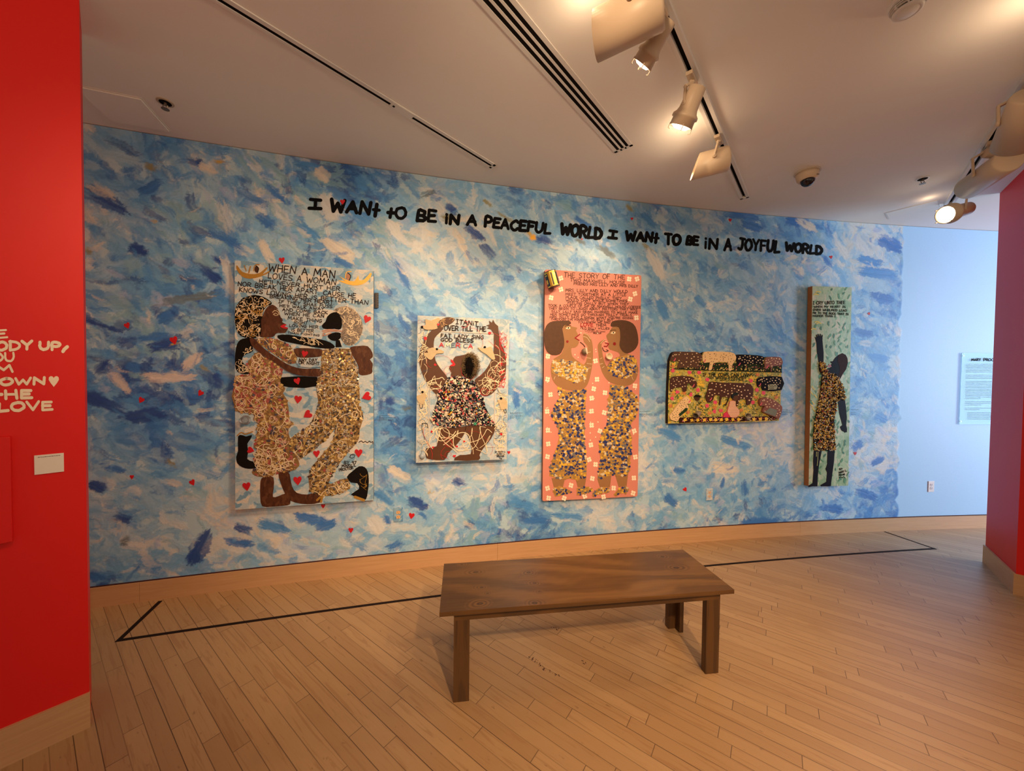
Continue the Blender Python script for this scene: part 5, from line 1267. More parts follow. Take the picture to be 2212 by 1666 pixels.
for cr, poly in ((T, DT), (Q, DB)):
    for x, y in scatter(rr, poly, 19):
        u, v = cr.uv(x, y); lump(mb, B5, u, v, .006 + .006 * rr.random(), .0085 * rr.uniform(.55, 1.25), rr.choices(range(8), [9, 7, 2.6, 4, 6, 3, 1.5, .3])[0], rr, .7)
B5.obj('dress', mb, bead, fig, 'dress of gold, black and red beads')
mb = MB(); Q.line(mb, [(205,1060),(203,1130)], 9, .0026, 0, 1); Q.line(mb, [(228,1060),(225,1180),(215,1275)], 8, .0026, 0, 1); Q.line(mb, [(170,960),(205,1020),(240,1040)], 12, .013, 0, 2)
B5.obj('paint_drips', mb, pm((.42, .40, .12), .5, 0, .2, 40, name='olive_drip'))
mb = MB()
for s, x0, y0, x1, y1, h, w in [("I CRY UNTO THEE",150,347,655,341,48,9),("WHEN MY HEART IS",165,398,660,400,32,7.5),("OVER WHELMED LEAD",155,446,680,460,32,7.5),("ME TO THE ROCK THAT IS",150,494,706,514,30,7.5),("HiGHER THAN I",150,540,505,546,30,7.5)]: T.text(mb, s, x0, y0, x1, y1, h, w, .0022)
Q.text(mb, "BY", 566, 1345, 612, 1343, 28, 7, .0022); Q.text(mb, "MARY L", 562, 1402, 676, 1366, 28, 7, .0022); Q.text(mb, "PROCTOR", 560, 1438, 650, 1425, 24, 6, .0022); Q.line(mb, [(565,1465),(585,1450),(605,1468),(630,1448),(650,1466)], 9, .0022)
B5.obj('lettering', mb, INKB, None, 'black hand-painted verse and signature')

# ================================================================== furniture and fittings
# ---- bench: stained pine top with knots, apron, four L-shaped legs
BA = .1391; E1 = Vector((math.cos(BA), math.sin(BA), 0)); E2 = Vector((-E1.y, E1.x, 0))
BL, BW, BHT, BTH = 1.5548, .4538, .4749, .022
Mb = Matrix(((E1.x, E2.x, 0, -.334), (E1.y, E2.y, 0, 1.696), (0, 0, 1, 0), (0, 0, 0, 1)))
bench = empty('wooden_bench', None, 'low dark-stained wooden bench standing alone on the oak floor', 'bench', mat=Mb)
def wood_dark(name, lo, hi, streak, vert=False):
    m, n, b = nt(name); co = objco(n)
    mp = mapping(n, co, (0, 0, 0), (14, 40, 2.0) if vert else (2.0, 40, 40))
    g1 = noise(n, mp, 1.0, 4, .6, .8); g2 = noise(n, mapping(n, co, (0, 0, 0), (30, 60, 1.6) if vert else (1.6, 7, 7)), 1.0, 2, .5, 1.5)
    r = N(n, 'ShaderNodeMapRange'); L(n, g2, r.inputs[0]); r.inputs[1].default_value = .47; r.inputs[2].default_value = .56
    c = mixc(n, g1, lo, hi); c = mixc(n, math_(n, 'MULTIPLY', r.outputs[0], .6), c, streak)
    L(n, c, b.inputs['Base Color']); setb(b, .42); bump(n, b, g1, .08, .002)
    return m
legm = wood_dark('stained_leg_wood', (.070, .029, .008), (.110, .047, .012), (.040, .018, .007), True)
apm = wood_dark('stained_apron_wood', (.080, .033, .009), (.130, .057, .014), (.032, .014, .006))
# the top: grain worked out point by point so that it flows round the knots
gx, gy = np.meshgrid(np.linspace(0, BL, 420), np.linspace(0, BW, 150))
def top_uv(cx_, cy_):                                  # crop of the bench photo -> place on the top
    p = at_z(930 + cx_ / 3.206, 1170 + cy_ / 3.206, BHT) - Vector((-.334, 1.696, BHT)); return p.dot(E1), p.dot(E2)
knots = [top_uv(*k) + (r_,) for *k, r_ in [(315,212,.034),(680,215,.030),(722,288,.026),(755,346,.018),(355,318,.024),(395,360,.018),(345,430,.036),(720,425,.034),(1605,105,.030),(1700,182,.040),(405,255,.006),(215,160,.02)]]
warp = gy.copy()
for kx, ky, kr in knots:
    dx, dy = gx - kx, gy - ky
    warp += np.sign(dy) * kr * .7 * np.exp(-(np.abs(dy) / (kr * 1.6)) ** 1.2 - (dx / (kr * 3.5)) ** 2)
slow = .05 * np.sin(gx * 3.1 + 1) * np.sin(gy * 9 + 2) + .03 * np.sin(gx * 7 + gy * 21)
ph = (warp + slow) * 95
ringv = .5 + .5 * np.sin(ph + 1.3 * np.sin(ph * .37))
fine = .5 + .5 * np.sin(warp * 900 + 3 * np.sin(gx * 9))
wig = .006 * np.sin(gx * 31 + gy * 40) + .004 * np.sin(gx * 67 - gy * 90)
broad = .5 + .5 * np.tanh(2.6 * np.sin((warp + slow * 2.2 + wig) * 24 + 1.0))
tone = .34 + .26 * broad + .14 * ringv * (.4 + .6 * broad) + .07 * fine
tone *= np.clip(.85 + .25 * np.sin(gx * 2.2 - .6), .7, 1.1)
for kx, ky, kr in knots:
    ax_, ay_ = (gx - kx) / 1.5, gy - ky
    th_ = np.arctan2(ay_, ax_)
    r_ = np.sqrt(ax_ ** 2 + ay_ ** 2) / kr * (1 + .14 * np.sin(th_ + kx * 40) + .07 * np.sin(th_ * 2 + ky * 70) + .025 * np.sin(th_ * 3 + kx * 90))
    rings = .50 + .22 * np.cos(r_ * 15) + .08 * (r_ - .6)
    core = np.clip(1 - ((gx - kx) / (kr * .55)) ** 2 - ((gy - ky) / (kr * .32)) ** 2, 0, 1)
    w = np.clip(1.9 - r_ * 1.35, 0, 1)
    tone = tone * (1 - w) + (rings - .25 * core) * w
def fig(n_, off):
    return [(i, j) for i in range(n_) for j in range(off)]
H_, W_ = gx.shape
topv = np.stack([gx, gy, np.full_like(gx, BHT)], -1).reshape(-1, 3)
rimt = [(0, 0), (BL, 0), (BL, BW), (0, BW)]
vs_ = [tuple(p) for p in topv]; k0 = len(vs_)
vs_ += [(x, y, BHT - BTH) for x, y in rimt]
cor = [0, W_ - 1, H_ * W_ - 1, (H_ - 1) * W_]
fs = [(j * W_ + i, j * W_ + i + 1, (j + 1) * W_ + i + 1, (j + 1) * W_ + i) for j in range(H_ - 1) for i in range(W_ - 1)]
fs += [(k0 + 3, k0 + 2, k0 + 1, k0)]
e_front = list(range(0, W_)); e_right = [W_ - 1 + j * W_ for j in range(H_)]; e_back = [(H_ - 1) * W_ + i for i in range(W_ - 1, -1, -1)]; e_left = [j * W_ for j in range(H_ - 1, -1, -1)]
for e, a, c in ((e_front, 0, 1), (e_right, 1, 2), (e_back, 2, 3), (e_left, 3, 0)):
    fs.append(tuple(reversed(e)) + (k0 + a, k0 + c))
me = bpy.data.meshes.new('seat'); me.from_pydata(vs_, [], fs)
ta = me.attributes.new('tone', 'FLOAT', 'POINT'); ta.data.foreach_set('value', np.concatenate([tone.ravel(), np.full(4, .3)]).astype(np.float32))
m, n, b = nt('stained_pine_top')
at = N(n, 'ShaderNodeAttribute', attribute_name='tone')
g = noise(n, mapping(n, objco(n), (0, 0, 0), (5, 170, 5)), 1.0, 3)
f = math_(n, 'ADD', math_(n, 'MULTIPLY', at.outputs['Fac'], .85), math_(n, 'MULTIPLY', math_(n, 'SUBTRACT', g, .5), .35))
r = N(n, 'ShaderNodeValToRGB'); L(n, f, r.inputs[0]); el = r.color_ramp.elements
el[0].position = .08; el[0].color = (.040, .016, .006, 1); el[1].position = .85; el[1].color = (.225, .106, .031, 1)
e = el.new(.45); e.color = (.140, .062, .017, 1)
L(n, r.outputs[0], b.inputs['Base Color']); setb(b, .36); bump(n, b, g, .05, .002)
seat = link('seat', me, m, bench)
mb = MB(); z1 = BHT - BTH; ah = .045
mb.box((BL / 2 + .005, .041, z1 - ah / 2), (BL - .126, .022, ah)); mb.build('apron', apm, bench)
mb = MB(); mb.box((BL / 2 + .005, BW - .041, z1 - ah / 2), (BL - .126, .022, ah)); mb.build('apron', apm, bench)
for x in (.079, BL - .079):
    mb = MB(); mb.box((x, BW / 2, z1 - ah / 2), (.022, BW - .104, ah)); mb.build('apron', apm, bench)
LEGW, LT = .077, .026
for sx, x0 in ((1, .068), (-1, BL - .058)):
    for sy, y0 in ((1, .030), (-1, BW - .030)):
        P = [(x0, y0), (x0 + sx * LEGW, y0), (x0 + sx * LEGW, y0 + sy * (LT + .01)), (x0 + sx * LT, y0 + sy * (LT + .01)), (x0 + sx * LT, y0 + sy * LEGW), (x0, y0 + sy * LEGW)]
        mb = MB(); mb.prism([(x_, y_ + sy * .0006) for x_, y_ in P], 0, z1 - ah + .006, lambda u, v, d: Vector((u, v, d)))
        mb.build('leg', legm, bench)

# ---- black tape on the floor, marking how near one may stand
tape = pm((.018, .011, .010), .5, 0, .25, 30, .05, name='black_tape')
mb = MB()
q0, q1, q2, q3 = at_z(245, 1388), at_z(950, 1290), at_z(1530, 1224), at_z(2025, 1187)
cf_ = np.polyfit([q.x for q in (q0, q1, q2, q3)], [q.y for q in (q0, q1, q2, q3)], 2)
X = np.linspace(q0.x + .004, q3.x, 60); TW = .026
for a, c in zip(X, X[1:]):
    ya, yc = np.polyval(cf_, a), np.polyval(cf_, c)
    mb.hexa([(a, ya, 0), (c, yc, 0), (c, yc + TW, 0), (a, ya + TW, 0), (a, ya, .0007), (c, yc, .0007), (c, yc + TW, .0007), (a, ya + TW, .0007)])
def strip_(a, c, w):
    a, c = Vector((a.x, a.y, 0)), Vector((c.x, c.y, 0)); d = (c - a).normalized(); n_ = Vector((-d.y, d.x, 0)) * w
    P = [a, c, c - n_, a - n_]
    mb.hexa([p for p in P] + [p + Vector((0, 0, .0008)) for p in P])
strip_(at_z(248, 1387), at_z(342, 1299), TW); strip_(at_z(1912, 1148.5), at_z(2025, 1187), TW * .9)
tp = mb.build('floor_tape', tape); tag(tp, 'thin black tape line on the floor running parallel to the mural', 'tape')

# ---- wall sockets
def outlet(px, py, plate, face, label, d=.0):
    x, z = at_wall(px, py); nrm = wnormal(x); u = Vector((-nrm.y, nrm.x, 0)); p = wall_pt(x, z, d)
    M = Matrix(((u.x, -nrm.x, 0, p.x), (u.y, -nrm.y, 0, p.y), (0, 0, 1, p.z - .059), (0, 0, 0, 1)))
    r = empty('electrical_outlet', None, label, 'outlet', 'duplex outlets along the mural wall', mat=M)
    mb = MB(); mb.box((0, -.003, .059), (.072, .006, .118)); o = mb.build('cover_plate', plate, r); bevel(o, .002, 2)
    for zz_ in (.078, .040):
        mb = MB(); put = lambda a, c, dd: Vector((a, -dd, zz_ + c))
        P = [(.0168 * math.cos(t), max(-.0135, min(.0135, .0168 * math.sin(t)))) for t in [i * .2618 for i in range(24)]]
        mb.prism(P, .005, .0078, put); rec = mb.build('receptacle', face, r)
        mb = MB()
        for dx in (-.0062, .0062): mb.box((dx, -.0079, zz_ + .004), (.0022, .0006, .0085))
        mb.lathe([(.0026, 0), (.0026, .0006)], axis_matrix((0, -.0076, zz_ - .0075), (0, -1, 0)), 10)
        mb.build('slots', INKB, rec)
    mb = MB(); mb.lathe([(.003, 0), (.0026, .001)], axis_matrix((0, -.006, .059), (0, -1, 0)), 10); mb.build('screw', plate, r)
    return r
bluep = dabs('paint_smeared_plate', [(.10, .25, .45), (.16, .33, .52), (.30, .44, .55), (.07, .20, .42)], (30, 30, 30), 1, .45, .2)
palep = dabs('pale_paint_smeared_plate', [(.45, .50, .55), (.30, .42, .55), (.58, .58, .56), (.38, .46, .55)], (30, 30, 30), 1, .45, .2)
outlet(860.6, 1111.5, bluep, pm((.72, .42, .20), .4, 0, .05, 20, name='almond_receptacle'), 'outlet with blue painted cover plate and almond sockets, low on the mural')
outlet(1532, 1068, palep, pm((.66, .48, .34), .4, 0, .05, 20, name='beige_receptacle'), 'outlet smeared with pale paint below the cow picture')
outlet(2010.5, 1051, pm((.74, .73, .72), .4, 0, .03, 20, name='white_plate'), pm((.62, .62, .64), .4, 0, .03, 20, name='white_receptacle'), 'plain white outlet on the plain light blue wall')

# ---- caption lines printed on the wall beside each picture
def caption(lines, label):
    mb = MB(); r_ = random.Random(len(label))
    for x0, x1, y in lines:
        x = x0
        while x < x1:
            w = min(r_.uniform(2.2, 6.0), x1 - x)
            P = [at_wall(a, b) for a, b in ((x, y - .32), (x + w, y - .32), (x + w, y + .32), (x, y + .32))]
            mb.prism(P, -.0003, .0006, wput); x += w + .8
    o = mb.build('wall_caption', pm((.035, .05, .07), .6, 0, .1, 30, name='caption_print')); tag(o, label, 'caption', 'small printed captions beside the pictures')
caption([(819,846,898),(819,823,900.4),(819,854,902.4),(819,837,905),(819,850,907.2)], 'tiny printed caption between the embracing couple and the singing woman')
caption([(1101,1130,892.4),(1101,1116,894.2),(1101,1130,898.7),(1101,1112,901.4),(1101,1110,903.6)], 'tiny printed caption just right of the singing woman picture')
caption([(1382,1405,889),(1382,1409,894.8),(1382,1410,897),(1382,1394,900.4)], 'tiny printed caption just right of the pink panel')
caption([(1688.6,1703,885.4),(1688.6,1702,888.4),(1688.6,1711,891.2),(1688.6,1701,895.3)], 'tiny printed caption just right of the cow picture')
caption([(1838,1855.4,885.2),(1838,1849.6,890.7),(1838,1849.6,894.6)], 'tiny printed caption just right of the narrow green panel')

# ---- clear text panel on the plain wall, part of it behind the right red wall
xa, za = at_wall(2073.4, 762.8); xb, zb = at_wall(2068.6, 916.3)
xp, zt, zb_ = (xa + xb) / 2, za, zb
pw = .62; xc = xp + pw / 2; nrm = wnormal(xc); u = Vector((-nrm.y, nrm.x, 0))
p = wall_pt(xc, zb_, .014)
Mp = Matrix(((u.x, -nrm.x, 0, p.x), (u.y, -nrm.y, 0, p.y), (0, 0, 1, p.z), (0, 0, 0, 1)))
pan = empty('text_panel', None, 'clear acrylic text panel on the plain blue wall, partly hidden by the right red wall', 'sign', mat=Mp)
m, n, b = nt('clear_acrylic')
for q in list(n.nodes): n.nodes.remove(q)
tr = N(n, 'ShaderNodeBsdfTransparent'); tr.inputs[0].default_value = (.70, .76, .81, 1)
gl = N(n, 'ShaderNodeBsdfGlossy'); gl.inputs['Roughness'].default_value = .08
mx = N(n, 'ShaderNodeMixShader'); mx.inputs[0].default_value = .03; ou = N(n, 'ShaderNodeOutputMaterial')
L(n, tr.outputs[0], mx.inputs[1]); L(n, gl.outputs[0], mx.inputs[2]); L(n, mx.outputs[0], ou.inputs[0])
ph_ = zt - zb_
mb = MB(); mb.box((0, 0, ph_ / 2), (pw, .006, ph_)); mb.build('sheet', m, pan)
for dx, dz in ((-pw / 2 + .03, .03), (pw / 2 - .03, .03), (-pw / 2 + .03, ph_ - .03), (pw / 2 - .03, ph_ - .03)):
    mb = MB(); mb.lathe([(.005, 0), (.005, .011)], axis_matrix((dx, .0135, dz), (0, -1, 0)), 12); mb.build('standoff', MIRR, pan)
def pan_uv(cx_, cy_):
    d = ray(2050 + cx_ / 8.327, 740 + cy_ / 8.327); t = (p - EYE).dot(nrm) / d.dot(nrm); q = EYE + d * t - p; return q.dot(u), q.z
panput = lambda x, y, d: Vector((pan_uv(x, y)[0], -.0034 - d, pan_uv(x, y)[1]))
mb = MB(); text(mb, "MARY", 395, 330, 560, 330, 40, 14, panput, .0002, jit=.04); text(mb, "PROC", 615, 332, 790, 332, 42, 14, panput, .0002, jit=.04)
mb.build('heading', INKB, pan)
mb = MB(); r_ = random.Random(3)
short = {1012: 535, 1125: 565, 1210: 500}
for y in [392,420,447,475,503,532,590,617,645,702,730,757,785,813,842,870,898,927,955,983,1012,1068,1096,1125,1182,1210,1267,1294,1322,1350,1378]:
    x = 300 - (y - 392) * .025 + (40 if y > 1250 else 0)
    while x < short.get(y, 860):
        w = r_.uniform(18, 62); mb.ribbon([(x, y), (x + w, y)], 8, panput, .0002, 0, False); x += w + 9
mb.build('print', pm((.12, .19, .26), .6, 0, .1, 30, name='panel_print'), pan)

# ---- on the left red wall: a card and a raised red panel
U = [left_uv(0 + x / 3.265, 690 + y / 3.265) for x, y in ((242, 960), (450, 942), (452, 1072), (244, 1096))]
uc = sum(a for a, _ in U) / 4; vb = min(b_ for _, b_ in U)
Mc = Matrix(((D1.x, -D2.x, 0, 0), (D1.y, -D2.y, 0, 0), (0, 0, 1, 0), (0, 0, 0, 1))); Mc.translation = lput(uc, vb, 0)
card = empty('info_card', None, 'small white card on the left red wall below the cream lettering', 'card', mat=Mc)
ua, ub_ = (U[0][0] + U[3][0]) / 2 - uc, (U[1][0] + U[2][0]) / 2 - uc; vt = (U[0][1] + U[1][1]) / 2 - vb; v0 = (U[2][1] + U[3][1]) / 2 - vb
mb = MB(); mb.box(((ua + ub_) / 2, -.0025, (vt + v0) / 2), (ub_ - ua, .005, vt - v0)); mb.build('board', pm((.78, .72, .64), .6, 0, .03, 30, name='white_card'), card)
mb = MB(); r_ = random.Random(9); x = ua + (ub_ - ua) * .12
while x < ub_ - (ub_ - ua) * .12:
    w = r_.uniform(.003, .007); mb.box((x + w / 2, -.0052, vt - (vt - v0) * .11), (w, .0004, .0018)); x += w + .0012
mb.build('print', INKB, card)
a = left_uv(24.5, 943.6, .03); c = left_uv(24.5, 1171, .03)
Mr = Mc.copy(); uu = (a[0] + c[0]) / 2; Mr.translation = lput(uu - .4, c[1], 0)
mb = MB(); mb.box((0, -.015, (a[1] - c[1]) / 2), (.8, .03, a[1] - c[1]))
o = mb.build('red_panel', red); o.matrix_world = Mr; bevel(o, .002, 2); tag(o, 'raised red panel on the left red wall at the edge of the photo', 'panel')

# ================================================================== ceiling fittings
white = pm((.70, .68, .65), .45, 0, .03, 10, name='white_enamel')
spill_tint = pm((.58, .45, .32), .4, 0, .04, 10, name='spill_tinted_enamel')  # pale enamel, with the tan of warm lamp spill put into its colour
slotb = pm((.010, .008, .007), .8, 0, .2, 20, name='slot_black')
def rail(name, a, c, w, slots, label, cat, h=.012, gaps=(), z0=CEIL):
    """a long fitting on the ceiling from a to c (plan), with dark slots along it at the given offsets"""
    a, c = Vector((a[0], a[1], 0)), Vector((c[0], c[1], 0)); d = (c - a).normalized(); s_ = Vector((d.y, -d.x, 0)); ln = (c - a).length
    M = Matrix(((d.x, -s_.x, 0, 0), (d.y, -s_.y, 0, 0), (0, 0, 1, 0), (0, 0, 0, 1))); M.translation = a + Vector((0, 0, z0))
    r = empty(name, None, label, cat, mat=M)
    mb = MB()
    edges = sorted([-w / 2, w / 2] + [e for o_, sw in slots for e in (o_ - sw / 2, o_ + sw / 2)])
    for i in range(0, len(edges), 2): mb.box((ln / 2, (edges[i] + edges[i + 1]) / 2, -h / 2), (ln, edges[i + 1] - edges[i], h))
    for e in (0.0, ln - .02): mb.box((e + .01, 0, -h / 2), (.02, w, h))
    mb.build('housing', white, r)
    for o_, sw in slots:
        mb = MB(); mb.box((ln / 2, o_, -.001), (ln - .03, sw, .002)); mb.build('slot', slotb, r)
    for g0, g1 in gaps:
        mb = MB(); mb.box(((g0 + g1) / 2, 0, -h / 2 - .001), (g1 - g0, w * .92, h + .002))
        mb.box((g0 + .02, 0, -h - .003), (.012, w * .2, .002), mi=1); mb.build('coupler', [white, slotb], r)
    return r, d, s_
def pz(px, py, z=CEIL): q = at_z(px, py, z); return (q.x, q.y)
def along(a, c, t): return (a[0] + (c[0] - a[0]) * t, a[1] + (c[1] - a[1]) * t)
s_a, s_b = pz(480, 0), pz(1066, 359)
back_ = along(s_a, s_b, -1.0)
ls = math.hypot(s_b[0] - s_a[0], s_b[1] - s_a[1])
rail('lighting_track', back_, s_b, .062, [(.004, .022)], 'long empty single-slot track nearest the left of the ceiling', 'track', .006, [(2 * ls - .87, 2 * ls - .72)])
d_b = pz(1348, 322); d_a = pz(1072, 0)
rail('air_diffuser', along(d_a, d_b, -1.0), d_b, .135, [(-.034, .021), (0, .021), (.034, .021)], 'long white air diffuser with three dark slots', 'diffuser', .004)
# track with the three near spotlights
t_b = pz(1609, 424); t_a = pz(1462, 80)
tr1, dt1, st1 = rail('lighting_track', along(t_a, t_b, -1.3), t_b, .066, [(0, .024)], 'white lighting track carrying the centre spotlights', 'track', .022)
ta_, tb_ = Vector((t_a[0], t_a[1], 0)), Vector((t_b[0], t_b[1], 0))
k_a, k_b = pz(2040, 441), pz(2120, 352)
kd = Vector((math.sin(math.radians(41.8)), math.cos(math.radians(41.8)), 0)); kp = Vector((3.80, 3.13, 0))
tr2, dt2, st2 = rail('lighting_track', tuple((kp - kd * 3.6)[:2]), tuple((kp + kd * .30)[:2]), .066, [(0, .024)], 'white lighting track beside the right red wall', 'track', .022)

glow = emit('lamp_glow', (1.0, .82, .55), 9.0)
dim = emit('lamp_inside', (1.0, .70, .36), 6.0)
GRP = 'spotlights on the two tracks'
def near_track(p, base, d): return base + d * (Vector((p.x, p.y, 0)) - base).dot(d)
def hang(root_name, label, pb, pf, base, d, r_, kind, group=GRP, slant=.12, turn=0.0):
    """a spotlight whose body runs from pb (back) to pf (mouth), hung from the track line"""
    pb, pf = Vector(pb), Vector(pf); ax = (pf - pb).normalized(); ln = (pf - pb).length
    mid = pb + ax * ln * .42; tp_ = near_track(mid, base, d); top = Vector((tp_.x, tp_.y, CEIL - .022))
    r = empty(root_name, top, label, 'spotlight', group)
    Mi = Matrix.Translation(-top)
    A = Mi @ axis_matrix(pb, ax)
    mb = MB()
    rot = Matrix(((d.x, -d.y, 0), (d.y, d.x, 0), (0, 0, 1)))
    mb.box((0, 0, -.010), (.11, .034, .020), rot); ad = mb.build('track_adapter', spill_tint, r); bevel(ad, .003, 2)
    if kind == 'can':
        seg = 40; vs_ = []; fs = []
        tc = EYE - pb; tc.z = 0; side = Vector((0, 0, 1)) + tc.normalized() * turn; side = (side - ax * ax.dot(side)).normalized()
        M3 = Matrix((side.cross(ax).normalized() * -1, side, ax)).transposed()
        cut = r_ * 2 * slant
        rings = [(r_ * .93, 0, 0), (r_, .010, 0), (r_, ln - cut * .0, 1), (r_ * .96, ln - .001, 1), (r_ * .96, ln * .45, 0)]
        for rad, z, sl in rings:
            for i in range(seg):
                t = 2 * math.pi * i / seg
                zz_ = z - (cut * (math.sin(t) * .5 + .5) if sl else 0)
                vs_.append(pb - top + M3 @ Vector((rad * math.cos(t), rad * math.sin(t), zz_)))
        for j in range(len(rings) - 1):
            for i in range(seg):
                i2 = (i + 1) % seg; fs.append((j * seg + i, j * seg + i2, (j + 1) * seg + i2, (j + 1) * seg + i))
        fs.append(tuple(range(seg))[::-1])
        mb = MB(); mb.add(vs_, fs); body = mb.build('lamp_body', spill_tint, r)
        body.data.polygons.foreach_set('use_smooth', [True] * (len(fs) - 1) + [False])
        mb = MB(); mb.lathe([(r_ * .9, ln * .5), (r_ * .7, ln * .56), (r_ * .2, ln * .58)], A, 24); mb.build('bulb', glow, r, True)
        lampz = ln * .62
    else:
        prof = [(r_ * .62, 0), (r_ * .70, .004), (r_ * .74, ln * .30), (r_ * .80, ln * .50), (r_ * .90, ln * .58), (r_ * 1.10, ln * .64), (r_ * 1.12, ln * .70), (r_ * .98, ln * .72), (r_ * 1.0, ln * .90), (r_ * .92, ln * .90), (r_ * .90, ln * .75)]
        mb = MB(); mb.lathe(prof, A, 32, 0, True, False); body = mb.build('lamp_body', spill_tint, r, True)
        mb = MB(); mb.lathe([(r_ * .90, ln * .86), (r_ * .6, ln * .93), (r_ * .1, ln * .95)], A, 24); mb.build('bulb', glow, r, True)
        for q in range(4):
            t = q * math.pi / 2 + .6
            P = [A @ Vector((r_ * .99 * math.cos(t), r_ * .99 * math.sin(t), ln * .86)), A @ Vector((r_ * 1.0 * math.cos(t), r_ * 1.0 * math.sin(t), ln * .99)), A @ Vector((r_ * .86 * math.cos(t), r_ * .86 * math.sin(t), ln * 1.0))]
            mb = MB(); mb.tube(P, .0025, 6); mb.build('guard_prong', spill_tint, r)
        lampz = ln * .97
    # arm: flat yoke from the adapter to the body
    w_ = Vector((-ax.y, ax.x, 0)).normalized()
    sidep = mid - top
    off = r_ * 1.06 if kind == 'can' else r_ * .70
    best = w_ if (top + w_ * .01 - EYE).length < (top - w_ * .01 - EYE).length else -w_
    pts = [Vector((0, 0, -.016)), Vector((0, 0, -.035)), sidep * .4 + best * off + Vector((0, 0, -.005)), sidep + best * off]
    mb = MB()
    for p0, p1 in zip(pts, pts[1:]):
        dd = (p1 - p0); l_ = dd.length; q_ = dd.normalized().to_track_quat('Z', 'Y').to_matrix()
        mb.box((p0 + p1) / 2, (.024, .012, l_ + .008), q_)
    mb.lathe([(.014, -.004), (.014, .006), (.009, .009)], axis_matrix(sidep + best * off, best), 16)
    arm = mb.build('arm', spill_tint, r); bevel(arm, .002, 1)
    beam = pb + ax * lampz
    return r, beam, ax
def pt(px, py, z): return at_z(px, py, z)
Z = CEIL
_, bA, aA = hang('track_spotlight', 'big cylindrical spotlight at the top edge of the photo', pt(1432, 6, Z - .150), pt(1282, 82, Z - .185), ta_, dt1, .088, 'can')
_, bB, aB = hang('track_spotlight', 'small lit spotlight with prongs tucked under the big cylinder', pt(1446, 42, Z - .120), pt(1381, 150, Z - .235), ta_, dt1, .047, 'bell')
_, bC, aC = hang('track_spotlight', 'lit bell-shaped spotlight third along the centre track', pt(1508, 186, Z - .100), pt(1466, 284, Z - .270), ta_, dt1, .062, 'bell')
_, bD, aD = hang('track_spotlight', 'slant-mouthed cylinder spotlight nearest the end of the centre track', pt(1574, 342, Z - .160), pt(1490, 364, Z - .185), ta_, dt1, .078, 'can', slant=.42, turn=.35)
_, bG, aG = hang('track_spotlight', 'large spotlight cut off by the right edge of the photo', pt(2240, 200, Z - .12), pt(2190, 318, Z - .29), kp, kd, .092, 'can')
_, bG2, aG2 = hang('track_spotlight', 'slim spotlight pointing right, between the two larger ones on the right track', pt(2128, 330, Z - .085), pt(2222, 336, Z - .115), kp, kd, .045, 'bell')
_, bH, aH = hang('track_spotlight', 'long cylinder spotlight beside the top of the right red wall', pt(2180, 345, Z - .215), pt(2090, 407, Z - .225), kp, kd, .076, 'can')
_, bF, aF = hang('track_spotlight', 'glowing bell spotlight at the far end of the right track', pt(2092, 450, Z - .185), pt(2036, 466, Z - .255), kp, kd, .072, 'bell')

# beams of the lamps in view
spot('beam_small', bB + aB * .02, wall_pt(-1.2, 1.35), 95, 75, .9)
spot('beam_bell', bC + aC * .02, wall_pt(-.1, 1.2), 95, 75, .9)
spot('beam_big', bA + aA * .05, wall_pt(-1.6, 2.0), 60, 70, .9)
spot('beam_slant', bD + aD * .05, wall_pt(.6, 2.2), 60, 80, .9)
spot('beam_far', bF + aF * .03, (.9, 2.2, .8), 60, 85, .8)
for p_, e_ in ((at_z(1262, 30, Z - .10), 1.0), (at_z(1476, 312, Z - .13), 1.5), (at_z(2005, 440, Z - .05), .25), (at_z(2262, 60, Z - .17), 2.4)):
    bulb('lamp_spill', p_, e_)

# smoke detector
c_ = at_z(1962, -1, CEIL)
sd = empty('smoke_detector', (c_.x, c_.y, CEIL), 'round white smoke detector at the top right edge of the photo', 'smoke detector')
dn = Matrix(((1, 0, 0, 0), (0, -1, 0, 0), (0, 0, -1, 0), (0, 0, 0, 1)))
mb = MB(); mb.lathe([(.062, 0), (.062, .012), (.058, .018)], dn, 36); mb.build('base', white, sd)
mb = MB(); mb.lathe([(.044, .018), (.044, .046)], dn, 36); mb.build('vent_core', slotb, sd)
for z_ in (.023, .030, .037):
    mb = MB(); mb.lathe([(.044, z_ - .0012), (.072 - z_ * .5, z_ - .0012), (.072 - z_ * .5, z_ + .0012), (.044, z_ + .0012)], dn, 36, 0, False, False); mb.build('vent_ring', white, sd)
for q in range(8):
    t = q * math.pi / 4; mb = MB(); mb.box((.050 * math.cos(t), .050 * math.sin(t), -.031), (.010, .006, .026), Matrix.Rotation(t, 3, 'Z')); mb.build('vent_rib', white, sd)
mb = MB(); mb.lathe([(.050, .045), (.049, .050), (.040, .055), (.038, .0535), (.034, .0535), (.032, .056), (.004, .057)], dn, 36); mb.build('cap', white, sd, True)

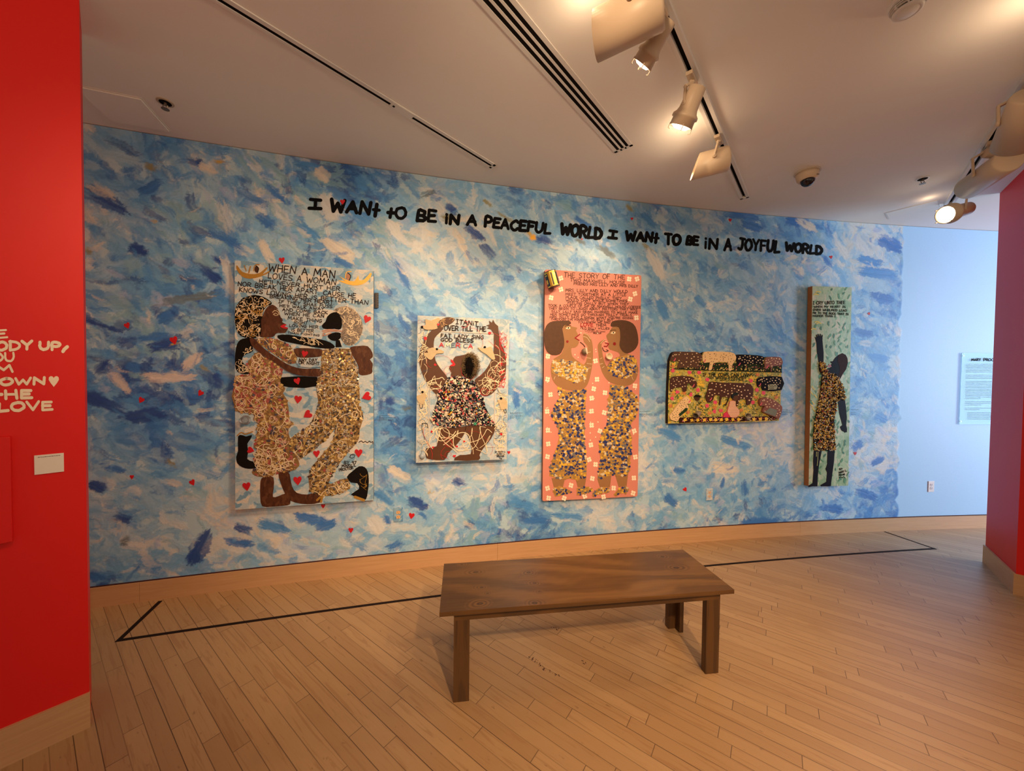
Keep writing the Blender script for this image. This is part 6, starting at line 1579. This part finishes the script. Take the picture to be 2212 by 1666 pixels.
# dome camera
c_ = at_z(1744, 372, CEIL)
dc = empty('dome_camera', (c_.x, c_.y, CEIL), 'white ceiling dome security camera with dark lens near the mural', 'camera')
mb = MB(); mb.lathe([(.084, 0), (.086, .006), (.080, .010)], dn, 40); mb.build('ceiling_ring', pm((.55, .47, .38), .5, 0, .05, 20, name='camera_ring'), dc)
mb = MB(); mb.lathe([(.076, .009), (.074, .030), (.066, .058), (.056, .070), (.050, .072)], dn, 40); mb.build('housing', spill_tint, dc, True)
gmat, gn_, gb_ = nt('smoked_dome'); gb_.inputs['Base Color'].default_value = (.012, .010, .014, 1); setb(gb_, .06)
dt = Matrix.Translation((-.004, -.010, 0)) @ dn
mb = MB(); mb.lathe([(.047, .066)] + [(.047 * math.cos(t), .070 + .047 * math.sin(t)) for t in [i * .157 for i in range(0, 10)]] + [(.002, .117)], dt, 32); mb.build('dome', gmat, dc, True)
mb = MB(); mb.box((.030, -.064, -.050), (.024, .003, .003)); mb.build('badge', slotb, dc)

# sprinklers
def sprinkler(px, py, label, recessed):
    c_ = at_z(px, py, CEIL); r = empty('fire_sprinkler', (c_.x, c_.y, CEIL), label, 'sprinkler', 'ceiling fire sprinklers')
    mb = MB(); mb.lathe([(.042, 0), (.041, .003), (.030, .0045)], dn, 30); mb.build('escutcheon', white if not recessed else pm((.45, .36, .26), .5, 0, .1, 20, name='tarnished_ring'), r)
    mb = MB(); mb.lathe([(.030, .0046), (.020, .0048), (.004, .005)], dn, 30); mb.build('cup', slotb, r)
    mb = MB(); mb.lathe([(.007, .004), (.007, .016), (.004, .020)], dn, 14)
    for s_ in (-1, 1): mb.tube([(s_ * .006, 0, -.012), (s_ * .015, 0, -.022), (s_ * .010, 0, -.032), (0, 0, -.040)], .0025, 6)
    mb.build('frame', pm((.22, .17, .13), .35, .7, .2, 40, name='dull_brass'), r)
    mb = MB(); mb.lathe([(.003, .039), (.020, .040), (.020, .042), (.003, .043)], dn, 18); mb.build('deflector', pm((.20, .16, .13), .4, .6, .2, 40, name='deflector_metal'), r)
sprinkler(357, 221, 'fire sprinkler with a dark recessed cup over the left of the mural', True)
sprinkler(1993, 386, 'fire sprinkler with a white ring near the right track', False)

# access panels in the ceiling
def hatch(P, label, drop):
    P = [Vector((p[0], p[1], 0)) for p in P]
    c_ = sum(P, Vector()) / 4; r = empty('access_panel', (c_.x, c_.y, CEIL), label, 'access panel', 'ceiling access panels')
    Q_ = [p - c_ for p in P]; n_ = Vector((0, 0, 1))
    if (Q_[1] - Q_[0]).cross(Q_[2] - Q_[1]).z < 0: Q_ = Q_[::-1]
    mb = MB(); S_ = lambda k, z: [q * k + n_ * z for q in Q_]
    mb.hexa(S_(.955, -drop) + S_(.955, 0.0)); mb.build('door', cm, r)
    mb = MB()
    o_, i_ = S_(1.0, -.003), S_(.962, -.003); o2, i2 = S_(1.0, 0), S_(.962, 0)
    for k in range(4):
        j = (k + 1) % 4; mb.hexa([o_[k], o_[j], i_[j], i_[k], o2[k], o2[j], i2[j], i2[k]])
    mb.build('frame', white, r)
    mb = MB(); i3, i4 = S_(.962, -.0008), S_(.955, -.0008)
    for k in range(4):
        j = (k + 1) % 4; mb.add([i3[k], i3[j], i4[j], i4[k]], [(0, 1, 2, 3)])
    mb.build('gap', slotb, r)
hA, hB, hC = (Vector((*pz(*q), 0)) for q in ((172, 184), (305, 211), (370, 284)))
e1_ = (hC - hB); w_ = (hA - hB).normalized() * e1_.length
hatch([hB, hC, hC + w_, hB + w_], 'square access panel standing slightly proud of the ceiling at the far left', .010)
gA, gB, gC = (Vector((*pz(*q), 0)) for q in ((1911, 460), (2028, 431), (1905, 480)))
dA = (gB - gA); wv_ = Vector((-dA.y, dA.x, 0)).normalized() * .21
hatch([gA, gB, gB + wv_, gA + wv_], 'flush access panel in the ceiling beside the glowing far spotlight', .0035)
